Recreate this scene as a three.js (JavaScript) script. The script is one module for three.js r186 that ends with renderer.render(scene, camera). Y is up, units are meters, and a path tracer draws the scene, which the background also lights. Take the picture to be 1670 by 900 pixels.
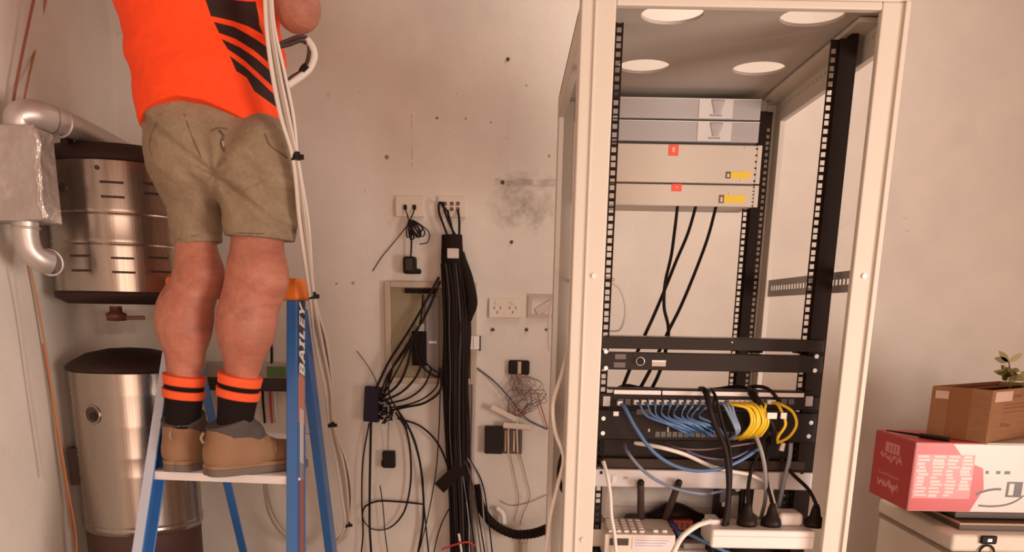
import * as THREE from 'three';
import { RoundedBoxGeometry } from 'three/addons/geometries/RoundedBoxGeometry.js';
import { mergeGeometries } from 'three/addons/utils/BufferGeometryUtils.js';
import { RectAreaLightUniformsLib } from 'three/addons/lights/RectAreaLightUniformsLib.js';
import { FontLoader } from 'three/addons/loaders/FontLoader.js';
import { TextGeometry } from 'three/addons/geometries/TextGeometry.js';

// ------------------------------------------------------------------ camera, light, exposure
const scene = new THREE.Scene();
const F = 1420, CX = 824, CY = 874, PITCH = 14.45 * Math.PI / 180, ROLL = 0.018, EYE = 1.45;
const camera = new THREE.PerspectiveCamera(2 * Math.atan(CY / F) * 180 / Math.PI, 1670 / 900, 0.05, 60);
camera.rotation.order = 'YXZ';
camera.position.set(0, EYE, 0);
camera.rotation.set(-PITCH, 0, ROLL);
camera.setViewOffset(1670, 2 * CY, 835 - CX, 0, 1670, 900);   // the photograph is the upper part of a taller frame
camera.updateMatrixWorld(true);
scene.add(camera);

const renderer = new THREE.WebGLRenderer();
renderer.toneMapping = THREE.LinearToneMapping;
renderer.toneMappingExposure = 1.1;
renderer.shadowMap.enabled = true;
renderer.shadowMap.type = THREE.PCFSoftShadowMap;
RectAreaLightUniformsLib.init();

const lightColor = new THREE.Color().setRGB(1.0, 0.855, 0.75), doorColor = new THREE.Color().setRGB(1.0, 0.72, 0.57);
scene.background = new THREE.Color().setRGB(1.0, 0.75, 0.6);
const ROOM = { x0: -1.396, x1: 2.75, z0: -3.34, z1: 2.6, h: 3.0 };
const DOOR = { x0: -0.5, x1: 2.1, h: 2.1 };               // open doorway behind the camera
const WIN = { z0: -0.5, z1: 1.4, y0: 0.5, y1: 1.6 };   // window in the right-hand wall, outside the frame
const daylight = new THREE.RectAreaLight(doorColor, 3.2, DOOR.x1 - DOOR.x0, DOOR.h);
daylight.position.set((DOOR.x0 + DOOR.x1) / 2, DOOR.h / 2, ROOM.z1 - 0.02);
daylight.lookAt(daylight.position.x, daylight.position.y, -5);
scene.add(daylight);
const windowLight = new THREE.RectAreaLight(lightColor, 20, WIN.z1 - WIN.z0, WIN.y1 - WIN.y0);
windowLight.position.set(ROOM.x1 - 0.02, (WIN.y0 + WIN.y1) / 2, (WIN.z0 + WIN.z1) / 2);
windowLight.lookAt(-5, windowLight.position.y, windowLight.position.z);
scene.add(windowLight);

// ------------------------------------------------------------------ helpers
let seed = 20240611;
const rnd = () => { seed = (seed * 1664525 + 1013904223) >>> 0; return seed / 4294967296; };
const rr = (a, b) => a + (b - a) * rnd();
const V = (x, y, z) => new THREE.Vector3(x, y, z);
// the point of the plane z = -dist that a photo pixel looks at
const camQ = new THREE.Quaternion().setFromEuler(new THREE.Euler(-PITCH, 0, ROLL, 'YXZ'));
function P(px, py, dist) {
  const v = V((px - CX) / F, -(py - CY) / F, -1).applyQuaternion(camQ);
  v.multiplyScalar(dist / -v.z); v.y += EYE; return v;
}
const taken = {};
function numbered(n) { const k = taken[n] = (taken[n] ?? -1) + 1; return k ? n + '_' + String(k).padStart(3, '0') : n; }
function mk(name, geo, mat, parent) {
  const m = new THREE.Mesh(geo, mat); m.castShadow = m.receiveShadow = true;
  if (parent) { m.name = name; parent.add(m); } else { m.name = numbered(name); scene.add(m); }
  return m;
}
function tag(o, label, category, group) { o.userData.label = label; o.userData.category = category; if (group) o.userData.group = group; return o; }
function thing(name, label, category, pos = [0, 0, 0], group) {
  const g = new THREE.Group(); g.name = numbered(name); scene.add(g); g.position.set(...(pos.isVector3 ? pos.toArray() : pos));
  return tag(g, label, category, group);
}
function structure(name, geo, mat) { const m = mk(name, geo, mat); m.userData.kind = 'structure'; m.name = name; return m; }
function M(c, rough = 0.6, metal = 0, o = {}) {
  const col = Array.isArray(c) ? new THREE.Color().setRGB(...c) : new THREE.Color(c);
  return new THREE.MeshPhysicalMaterial({ color: col, roughness: rough, metalness: metal, ...o });
}
const bx = (x0, x1, y0, y1, z0, z1, r = 0) => {
  const w = x1 - x0, h = y1 - y0, d = z1 - z0;
  const g = r ? new RoundedBoxGeometry(w, h, d, 2, Math.min(r, w / 2.01, h / 2.01, d / 2.01)) : new THREE.BoxGeometry(w, h, d);
  g.translate((x0 + x1) / 2, (y0 + y1) / 2, (z0 + z1) / 2); return g;
};
const rb = (w, h, d, r = 0.003) => new RoundedBoxGeometry(w, h, d, 2, Math.min(r, w / 2.01, h / 2.01, d / 2.01));
const cyl = (r0, r1, h, n = 24) => new THREE.CylinderGeometry(r0, r1, h, n);
const lathe = (pts, n = 48) => new THREE.LatheGeometry(pts.map(p => new THREE.Vector2(p[0], p[1])), n);
const merge = (list) => mergeGeometries(list.map(g => g.index ? g.toNonIndexed() : g), false);
function at(geo, x, y, z) { geo.translate(x, y, z); return geo; }
// a tube of changing radius along points; flat squashes it along z
function taper(pts, radii, { seg = 40, n = 12, flat = 1, cap = true } = {}) {
  const c = new THREE.CatmullRomCurve3(pts, false, 'centripetal');
  const fr = c.computeFrenetFrames(seg, false), pos = [], uv = [], idx = [];
  const lens = pts.map((_, i) => i / (pts.length - 1));
  for (let i = 0; i <= seg; i++) {
    const t = i / seg, p = c.getPoint(t), k = Math.min(pts.length - 2, Math.floor(t * (pts.length - 1))), f = t * (pts.length - 1) - k;
    const s = f * f * (3 - 2 * f), R = radii[k] * (1 - s) + radii[k + 1] * s;
    for (let j = 0; j <= n; j++) {
      const a = j / n * 2 * Math.PI, nn = fr.normals[i], bb = fr.binormals[i];
      const ox = (nn.x * Math.cos(a) + bb.x * Math.sin(a)) * R, oy = (nn.y * Math.cos(a) + bb.y * Math.sin(a)) * R, oz = (nn.z * Math.cos(a) + bb.z * Math.sin(a)) * R * flat;
      pos.push(p.x + ox, p.y + oy, p.z + oz); uv.push(j / n, t);
    }
  }
  for (let i = 0; i < seg; i++) for (let j = 0; j < n; j++) { const a = i * (n + 1) + j, b = a + n + 1; idx.push(a, b, a + 1, b, b + 1, a + 1); }
  if (cap) for (const e of [0, seg]) {
    const p = c.getPoint(e / seg), k = pos.length / 3; pos.push(p.x, p.y, p.z); uv.push(0, 0);
    for (let j = 0; j < n; j++) { const a = e * (n + 1) + j; e ? idx.push(a, k, a + 1) : idx.push(a, a + 1, k); }
  }
  const g = new THREE.BufferGeometry(); g.setAttribute('position', new THREE.Float32BufferAttribute(pos, 3)); g.setAttribute('uv', new THREE.Float32BufferAttribute(uv, 2)); g.setIndex(idx); g.computeVertexNormals();
  return g;
}
const toV = (q) => q.isVector3 ? q : P(...q);
function tube(points, r, { n = 8, per = 8 } = {}) {
  const pts = points.map(toV);
  return taper(pts, pts.map(() => r), { seg: Math.max(6, (pts.length - 1) * per), n });
}
// smooth solid from a distance function: surface nets
function solid(sdf, lo, hi, cell) {
  const nx = Math.ceil((hi[0] - lo[0]) / cell) + 1, ny = Math.ceil((hi[1] - lo[1]) / cell) + 1, nz = Math.ceil((hi[2] - lo[2]) / cell) + 1;
  const f = new Float32Array(nx * ny * nz), id = (i, j, k) => i + nx * (j + ny * k);
  for (let k = 0; k < nz; k++) for (let j = 0; j < ny; j++) for (let i = 0; i < nx; i++) f[id(i, j, k)] = sdf(lo[0] + i * cell, lo[1] + j * cell, lo[2] + k * cell);
  const vert = new Int32Array(nx * ny * nz).fill(-1), pos = [], idx = [];
  const C = [[0,0,0],[1,0,0],[0,1,0],[1,1,0],[0,0,1],[1,0,1],[0,1,1],[1,1,1]], E = [[0,1],[2,3],[4,5],[6,7],[0,2],[1,3],[4,6],[5,7],[0,4],[1,5],[2,6],[3,7]];
  for (let k = 0; k < nz - 1; k++) for (let j = 0; j < ny - 1; j++) for (let i = 0; i < nx - 1; i++) {
    const v = C.map(c => f[id(i + c[0], j + c[1], k + c[2])]); let any = 0; for (const q of v) if (q < 0) any++;
    if (!any || any === 8) continue;
    let sx = 0, sy = 0, sz = 0, m = 0;
    for (const [a, b] of E) if ((v[a] < 0) !== (v[b] < 0)) { const t = v[a] / (v[a] - v[b]); sx += C[a][0] + t * (C[b][0] - C[a][0]); sy += C[a][1] + t * (C[b][1] - C[a][1]); sz += C[a][2] + t * (C[b][2] - C[a][2]); m++; }
    vert[id(i, j, k)] = pos.length / 3; pos.push(lo[0] + (i + sx / m) * cell, lo[1] + (j + sy / m) * cell, lo[2] + (k + sz / m) * cell);
  }
  const quad = (a, b, c, d, flip) => { if (a < 0 || b < 0 || c < 0 || d < 0) return; flip ? idx.push(a, c, b, a, d, c) : idx.push(a, b, c, a, c, d); };
  for (let k = 1; k < nz - 1; k++) for (let j = 1; j < ny - 1; j++) for (let i = 1; i < nx - 1; i++) {
    const s = f[id(i, j, k)] < 0;
    if (s !== (f[id(i + 1, j, k)] < 0)) quad(vert[id(i, j - 1, k - 1)], vert[id(i, j, k - 1)], vert[id(i, j, k)], vert[id(i, j - 1, k)], !s);
    if (s !== (f[id(i, j + 1, k)] < 0)) quad(vert[id(i - 1, j, k - 1)], vert[id(i - 1, j, k)], vert[id(i, j, k)], vert[id(i, j, k - 1)], !s);
    if (s !== (f[id(i, j, k + 1)] < 0)) quad(vert[id(i - 1, j - 1, k)], vert[id(i, j - 1, k)], vert[id(i, j, k)], vert[id(i - 1, j, k)], !s);
  }
  const g = new THREE.BufferGeometry(); g.setAttribute('position', new THREE.Float32BufferAttribute(pos, 3)); g.setIndex(idx);
  const nor = [], e = cell * 0.6;
  for (let i = 0; i < pos.length; i += 3) {
    const [x, y, z] = [pos[i], pos[i + 1], pos[i + 2]];
    const n = V(sdf(x + e, y, z) - sdf(x - e, y, z), sdf(x, y + e, z) - sdf(x, y - e, z), sdf(x, y, z + e) - sdf(x, y, z - e)).normalize(); nor.push(n.x, n.y, n.z);
  }
  g.setAttribute('normal', new THREE.Float32BufferAttribute(nor, 3)); return g;
}
const smin = (a, b, k) => { const h = Math.max(k - Math.abs(a - b), 0) / k; return Math.min(a, b) - h * h * k / 4; };
// tapered capsule between a and b
const cone = (a, b, ra, rb2) => { const d = V().subVectors(b, a), l2 = d.lengthSq(); return (x, y, z) => {
  const px = x - a.x, py = y - a.y, pz = z - a.z, t = Math.min(1, Math.max(0, (px * d.x + py * d.y + pz * d.z) / l2));
  return Math.hypot(px - d.x * t, py - d.y * t, pz - d.z * t) - (ra + (rb2 - ra) * t); }; };
const ell = (c, rx, ry, rz, turn = 0) => { const co = Math.cos(turn), si = Math.sin(turn), m = Math.min(rx, ry, rz); return (x, y, z) => {
  const ax = x - c.x, y2 = y - c.y, az = z - c.z, x2 = ax * co - az * si, z2 = ax * si + az * co;
  return (Math.hypot(x2 / rx, y2 / ry, z2 / rz) - 1) * m; }; };
// value noise
const hash = (x, y, s) => { let h = (x * 374761393 + y * 668265263 + s * 982451653) | 0; h = Math.imul(h ^ (h >>> 13), 1274126177); return ((h ^ (h >>> 16)) >>> 0) / 4294967296; };
function noise2(x, y, s = 1) { const i = Math.floor(x), j = Math.floor(y), u = x - i, v = y - j, a = u * u * (3 - 2 * u), b = v * v * (3 - 2 * v);
  const p = hash(i, j, s), q = hash(i + 1, j, s), r = hash(i, j + 1, s), t = hash(i + 1, j + 1, s); return p + (q - p) * a + (r - p) * b + (p - q - r + t) * a * b; }
const fbm = (x, y, s = 1) => 0.5 * noise2(x, y, s) + 0.27 * noise2(x * 2.1, y * 2.1, s + 1) + 0.15 * noise2(x * 4.3, y * 4.3, s + 2) + 0.08 * noise2(x * 8.7, y * 8.7, s + 3);
function dataTex(w, h, fn, srgb = true) {
  const d = new Uint8Array(w * h * 4);
  for (let j = 0; j < h; j++) for (let i = 0; i < w; i++) { const c = fn(i, j), k = (j * w + i) * 4; d[k] = Math.max(0, Math.min(255, c[0])); d[k + 1] = Math.max(0, Math.min(255, c[1])); d[k + 2] = Math.max(0, Math.min(255, c[2])); d[k + 3] = 255; }
  const t = new THREE.DataTexture(d, w, h); t.magFilter = THREE.LinearFilter; t.minFilter = THREE.LinearMipmapLinearFilter; t.generateMipmaps = true; t.wrapS = t.wrapT = THREE.RepeatWrapping; if (srgb) t.colorSpace = THREE.SRGBColorSpace; t.needsUpdate = true; return t;
}
function canvasTex(w, h, draw) { const c = document.createElement('canvas'); c.width = w; c.height = h; draw(c.getContext('2d'), w, h); const t = new THREE.CanvasTexture(c); t.colorSpace = THREE.SRGBColorSpace; return t; }
const greyNoise = (w, s, f, sy = 1) => dataTex(w, w, (i, j) => { const v = 255 * fbm(i / w * f, j / w * f * sy, s); return [v, v, v]; }, false);

// ------------------------------------------------------------------ shared materials
const dim = { specularIntensity: 0.35 };
const blk = M([0.017, 0.009, 0.007], 0.5, 0, dim), blkMatte = M([0.015, 0.008, 0.006], 0.8, 0, dim), blkSatin = M([0.02, 0.011, 0.008], 0.4, 0, dim);
const cableBlack = M([0.014, 0.008, 0.007], 0.55, 0, dim), cableWhite = M([0.72, 0.66, 0.6], 0.5), cableGrey = M([0.3, 0.29, 0.3], 0.5);
const cableBlue = M([0.075, 0.16, 0.32], 0.45), cableYellow = M([0.82, 0.56, 0.03], 0.45), cableOrange = M([0.46, 0.19, 0.07], 0.55);
const plasticWhite = M([0.78, 0.73, 0.69], 0.42), plasticBeige = M([0.72, 0.64, 0.54], 0.5), clearPlug = M([0.62, 0.58, 0.56], 0.25);
const rackWhite = M([0.64, 0.59, 0.51], 0.42), steelBright = M([0.75, 0.72, 0.7], 0.35, 1), zinc = M([0.6, 0.58, 0.56], 0.45, 0.9);
const redWire = M([0.5, 0.04, 0.03], 0.5);

// ------------------------------------------------------------------ the room
const T = 0.15, WX0 = ROOM.x0 - T, WX1 = ROOM.x1 + T;
const marks = [];   // stains, drill holes and scuffs on the paint, in metres on the wall
const onWall = (px, py) => { const p = P(px, py, 3.34); return [p.x, p.y]; };
for (const [px, py, r, s] of [[828, 97, .006, .8], [819, 298, .008, .8], [834, 395, .006, .8], [712, 193, .005, .6], [630, 257, .008, .5], [858, 140, .004, .3], [800, 200, .004, .4], [895, 255, .005, .4], [535, 155, .01, .08], [803, 538, .007, .8], [858, 538, .007, .8], [890, 538, .006, .7], [759, 194, .004, .4], [548, 463, .005, .4], [575, 462, .006, .4]]) marks.push([...onWall(px, py), r, s]);
const smear = onWall(852, 338), band0 = onWall(806, 292), band1 = onWall(912, 306), scuff = onWall(671, 232);
const wallTex = dataTex(1664, 1204, (i, j) => {
  const X = ROOM.x0 + i / 1664 * 4.146, Y = j / 1204 * 3.0;
  let v = 0.96 + 0.07 * (fbm(X * 1.7, Y * 1.7, 3) - 0.5) + 0.05 * (fbm(X * 9, Y * 9, 7) - 0.5), t = 0;
  const sm = Math.hypot((X - smear[0]) / 0.13, (Y - smear[1]) / 0.12) + 0.9 * (fbm(X * 22, Y * 22, 11) - 0.5) * 1.6;
  if (sm < 1) t += 0.17 * (1 - sm) * (0.4 + noise2(X * 90, Y * 90, 5));
  if (X > band0[0] && X < band1[0] && Y < band0[1] && Y > band1[1]) t += 0.16 * noise2(X * 60, Y * 120, 9);
  if (Math.abs(X - scuff[0]) < 0.003 && Math.abs(Y - scuff[1]) < 0.09) t += 0.12 * noise2(3, Y * 80, 4);
  const st = fbm(X * 3.1 + 8, Y * 2.3, 21); if (st > 0.66) t += (st - 0.66) * 0.22;
  const sp = noise2(X * 70, Y * 70, 33); if (sp > 0.965) t += (sp - 0.965) * 5 * noise2(X * 5, Y * 5, 2);
  for (const [mx, my, r, s] of marks) { const d = Math.hypot(X - mx, Y - my); if (d < r) t += s * (1 - d / r * 0.5); }
  t = Math.min(t, 0.85);
  return [232 * v * (1 - t), 224 * v * (1 - t * 1.06), 213 * v * (1 - t * 1.14)];
});
const wallBump = greyNoise(512, 40, 40);
wallBump.repeat.set(3, 2);
const wallMat = M(0xffffff, 0.72, 0, { map: wallTex, bumpMap: wallBump, bumpScale: 0.0012 });
const brick = M([0.4, 0.21, 0.14], 0.85);
function wallUV(g, along) { const p = g.attributes.position, u = g.attributes.uv; for (let i = 0; i < p.count; i++) u.setXY(i, (along ? p.getZ(i) - ROOM.z0 + 2.0 : p.getX(i) - ROOM.x0) / 4.146, p.getY(i) / 3.0); return g; }
structure('wall_back', wallUV(bx(WX0, WX1, 0, ROOM.h, ROOM.z0 - T, ROOM.z0)), wallMat);
structure('wall_left', wallUV(bx(ROOM.x0 - T, ROOM.x0, 0, ROOM.h, ROOM.z0, ROOM.z1 + T), true), wallMat);
structure('wall_right', merge([bx(ROOM.x1, ROOM.x1 + T, 0, ROOM.h, ROOM.z0, WIN.z0), bx(ROOM.x1, ROOM.x1 + T, 0, ROOM.h, WIN.z1, ROOM.z1 + T), bx(ROOM.x1, ROOM.x1 + T, 0, WIN.y0, WIN.z0, WIN.z1), bx(ROOM.x1, ROOM.x1 + T, WIN.y1, ROOM.h, WIN.z0, WIN.z1)]), brick);
structure('wall_front', merge([bx(ROOM.x0, DOOR.x0, 0, ROOM.h, ROOM.z1, ROOM.z1 + T), bx(DOOR.x1, ROOM.x1, 0, ROOM.h, ROOM.z1, ROOM.z1 + T), bx(DOOR.x0, DOOR.x1, DOOR.h, ROOM.h, ROOM.z1, ROOM.z1 + T)]), brick);
structure('ceiling', bx(WX0, WX1, ROOM.h, ROOM.h + T, ROOM.z0 - T, ROOM.z1 + T), M([0.24, 0.12, 0.07], 0.8));
structure('floor', bx(WX0, WX1, -T, 0, ROOM.z0 - T, ROOM.z1 + T + 1.5), M([0.32, 0.18, 0.115], 0.7));

// ceiling batten lamps (above the frame)
function batten(x, z, len, power, label) {
  const g = thing('batten_light', label, 'lamp', [x, ROOM.h, z]);
  mk('housing', at(rb(0.12, 0.05, len, 0.01), 0, -0.025, 0), plasticWhite, g);
  mk('light_diffuser', at(rb(0.09, 0.03, len - 0.06, 0.012), 0, -0.062, 0), M([0.9, 0.88, 0.85], 0.5, 0, { emissive: lightColor, emissiveIntensity: 2.5 }), g);
  const l = new THREE.RectAreaLight(lightColor, power, 0.09, len - 0.06); l.position.set(0, -0.081, 0); l.lookAt(x, -5, z);
  g.add(l); l.rotation.set(-Math.PI / 2, 0, 0); return g;
}
batten(0.62, -2.6, 1.1, 27, 'long white ceiling batten light near the back wall');

// parts given in world coordinates, kept relative to their thing's base
function mkw(name, geo, mat, parent) { const b = parent.base ?? parent.position; geo.translate(-b.x, -b.y, -b.z); const m = mk(name, geo, mat, parent); m.base = b; return m; }
const Yp = (py, d, px = 1150) => P(px, py, d).y;

// ------------------------------------------------------------------ the open rack
const RK = { x0: 0.122, x1: 0.722, zf: -1.785, zb: -2.57, top: 2.0, h: 2.06 };
const rack = thing('server_rack', 'tall beige open steel equipment rack with black mounting rails', 'rack', [0.422, 0, -2.18]);
const slotMat = M([0.5, 0.44, 0.38], 0.7), railFront = -1.94, railRear = -2.5;
{
  const { x0, x1, zf, zb, top, h } = RK;
  // front posts: a folded face with a narrow return and a lip
  mkw('post', merge([bx(x0, x0 + 0.064, 0.08, h - 0.05, zf - 0.018, zf, 0.003), bx(x0, x0 + 0.024, 0.08, h - 0.05, zf - 0.075, zf - 0.018, 0.002), bx(x0 + 0.024, x0 + 0.03, 0.08, h - 0.05, zf, zf + 0.004, 0.002)]), rackWhite, rack);
  mkw('post', merge([bx(x1 - 0.05, x1, 0.08, h - 0.05, zf - 0.018, zf, 0.003), bx(x1 - 0.022, x1, 0.08, h - 0.05, zf - 0.085, zf - 0.018, 0.002), bx(x1 - 0.01, x1, 0.08, h - 0.05, zf, zf + 0.006, 0.002)]), rackWhite, rack);
  for (const [a, b] of [[x0, x0 + 0.045], [x1 - 0.04, x1]]) mkw('post', merge([bx(a, b, 0.08, top, zb, zb + 0.016, 0.002), a === x0 ? bx(a, a + 0.014, 0.08, top, zb + 0.016, zb + 0.06, 0.002) : bx(b - 0.014, b, 0.08, top, zb + 0.016, zb + 0.06, 0.002)]), rackWhite, rack);
  mkw('top_beam', bx(x0 + 0.064, x1 - 0.05, top - 0.004, h - 0.05, zf - 0.02, zf, 0.003), rackWhite, rack);
  mkw('top_beam', bx(x0, x1, h - 0.05, h, zf - 0.06, zf, 0.004), rackWhite, rack);
  mkw('top_beam', bx(x0 + 0.045, x1 - 0.04, top - 0.05, top + 0.011, zb, zb + 0.02, 0.003), rackWhite, rack);
  for (const [a, b] of [[x0, x0 + 0.045], [x1 - 0.04, x1]]) mkw('corner_block', bx(a, b, top, top + 0.011, zb, zb + 0.06, 0.002), rackWhite, rack);
  for (const s of [0, 1]) {
    const a = s ? x1 - 0.03 : x0, b = s ? x1 : x0 + 0.03;
    const r = mkw('side_rail', merge([bx(s ? b - 0.016 : a, s ? b : a + 0.016, top - 0.05, top + 0.01, zb + 0.06, zf - 0.085, 0.002), bx(a - (s ? 0.03 : 0), b + (s ? 0 : 0.03), top + 0.001, top + 0.01, zb + 0.06, zf - 0.085, 0.002)]), rackWhite, rack);
    if (s) for (let k = 0; k < 22; k++) mkw('punched_slot', at(new THREE.BoxGeometry(0.002, 0.006, 0.006), x1 - 0.0163, top - 0.016, zb + 0.1 + k * 0.027), slotMat, r);
  }
  // roof with four round fan openings
  const sh = new THREE.Shape([[x0 + 0.002, zb + 0.002], [x1 - 0.002, zb + 0.002], [x1 - 0.002, zf - 0.022], [x0 + 0.002, zf - 0.022]].map(p => new THREE.Vector2(p[0], -p[1])));
  for (const [hx, hz] of [[0.305, -2.255], [0.575, -2.255], [0.305, -1.885], [0.575, -1.885]]) { const c = new THREE.Path(); c.absarc(hx, -hz, 0.06, 0, Math.PI * 2, true); sh.holes.push(c); }
  const roof = new THREE.ExtrudeGeometry(sh, { depth: 0.006, bevelEnabled: false, curveSegments: 40 }); roof.rotateX(-Math.PI / 2); roof.translate(0, top + 0.012, 0);
  mkw('roof_panel', roof, M([0.5, 0.46, 0.42], 0.55), rack);
  // base frame
  for (const [a, b, c, d] of [[x0, x1, zf - 0.085, zf], [x0, x1, zb, zb + 0.06], [x0, x0 + 0.04, zb + 0.06, zf - 0.085], [x1 - 0.04, x1, zb + 0.06, zf - 0.085]]) mkw('base_frame', bx(a, b, 0, 0.08, c, d, 0.003), rackWhite, rack);
  // mounting rails with square holes
  const U = 0.04445, offs = [0.00635, 0.022225, 0.0381];
  function rail(xh, wIn, wOut, z, y0, y1, second) {
    const s = new THREE.Shape([[xh - wIn, y0], [xh + wOut, y0], [xh + wOut, y1], [xh - wIn, y1]].map(p => new THREE.Vector2(...p)));
    const hole = (cx, cy, q) => { const w = new THREE.Path([[-q, -q], [-q, q], [q, q], [q, -q]].map(p => new THREE.Vector2(cx + p[0], cy + p[1]))); s.holes.push(w); };
    for (let y = y0 + 0.01; y < y1 - 0.043; y += U) for (const o of offs) { if (y + o < 0.75) continue; hole(xh, y + o, 0.0048); if (second) hole(xh + second, y + o, 0.0042); }
    const g = new THREE.ExtrudeGeometry(s, { depth: 0.0025, bevelEnabled: false }); g.translate(0, 0, z); return g;
  }
  const rTop = Yp(24, 1.94, 1005);
  mkw('mounting_rail', merge([rail(0.2095, 0.0095, 0.0085, railFront, 0.1, rTop, 0), bx(0.197, 0.2, 0.1, rTop, railFront - 0.05, railFront)]), blkMatte, rack);
  mkw('mounting_rail', merge([rail(0.6455, 0.0075, 0.0085, railFront - 0.012, 0.1, Yp(62, 1.94, 1360), 0), bx(0.654, 0.676, 0.1, Yp(62, 1.94, 1360), railFront - 0.022, railFront), bx(0.676, 0.69, 0.1, rTop, railFront - 0.06, railFront)]), blkMatte, rack);
  mkw('mounting_rail', merge([rail(0.632, 0.008, 0.052, railRear, 0.1, top - 0.03, 0.044), bx(0.643, 0.669, 0.1, top - 0.03, railRear + 0.0025, railRear + 0.01)]), blkMatte, rack);
  mkw('mounting_rail', merge([rail(0.2095, 0.03, 0.0085, railRear, 0.1, top - 0.03, 0)]), blkMatte, rack);
  // punched side brace between front and rear
  const b0 = P(1240, 470, 2.48), by = b0.y;
  const bs = new THREE.Shape([[-2.5, by - 0.022], [-1.80, by - 0.022], [-1.80, by + 0.022], [-2.5, by + 0.022]].map(p => new THREE.Vector2(...p)));
  for (let z = -2.47; z < -1.83; z += 0.022) { const w = new THREE.Path([[0, -0.006], [0, 0.006], [0.011, 0.006], [0.011, -0.006]].map(p => new THREE.Vector2(z + p[0], by + p[1]))); bs.holes.push(w); }
  const bg = new THREE.ExtrudeGeometry(bs, { depth: 0.0025, bevelEnabled: false }); bg.rotateY(-Math.PI / 2); bg.translate(0.715, 0, 0);
  mkw('side_brace', bg, M([0.45, 0.41, 0.38], 0.5, 0.3), rack);
  for (const [x, y] of [[0.165, Yp(450, 1.785, 977)], [0.165, Yp(880, 1.785, 960)], [0.695, Yp(450, 1.785, 1395)]]) { const g = cyl(0.005, 0.005, 0.004, 12); g.rotateX(Math.PI / 2); mkw('rivet', at(g, x, y, zf + 0.001), zinc, rack); }
  // feed of cage screws on the right and left rails
  for (const [px, py] of [[1331, 581], [1328, 604], [988, 573], [988, 600], [1322, 689], [1318, 711], [984, 682], [983, 706]]) { const p = P(px, py, 1.932), g = cyl(0.0048, 0.0048, 0.006, 10); g.rotateX(Math.PI / 2); mkw('cage_screw', at(g, p.x, p.y, -1.931), zinc, rack); }
}

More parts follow.
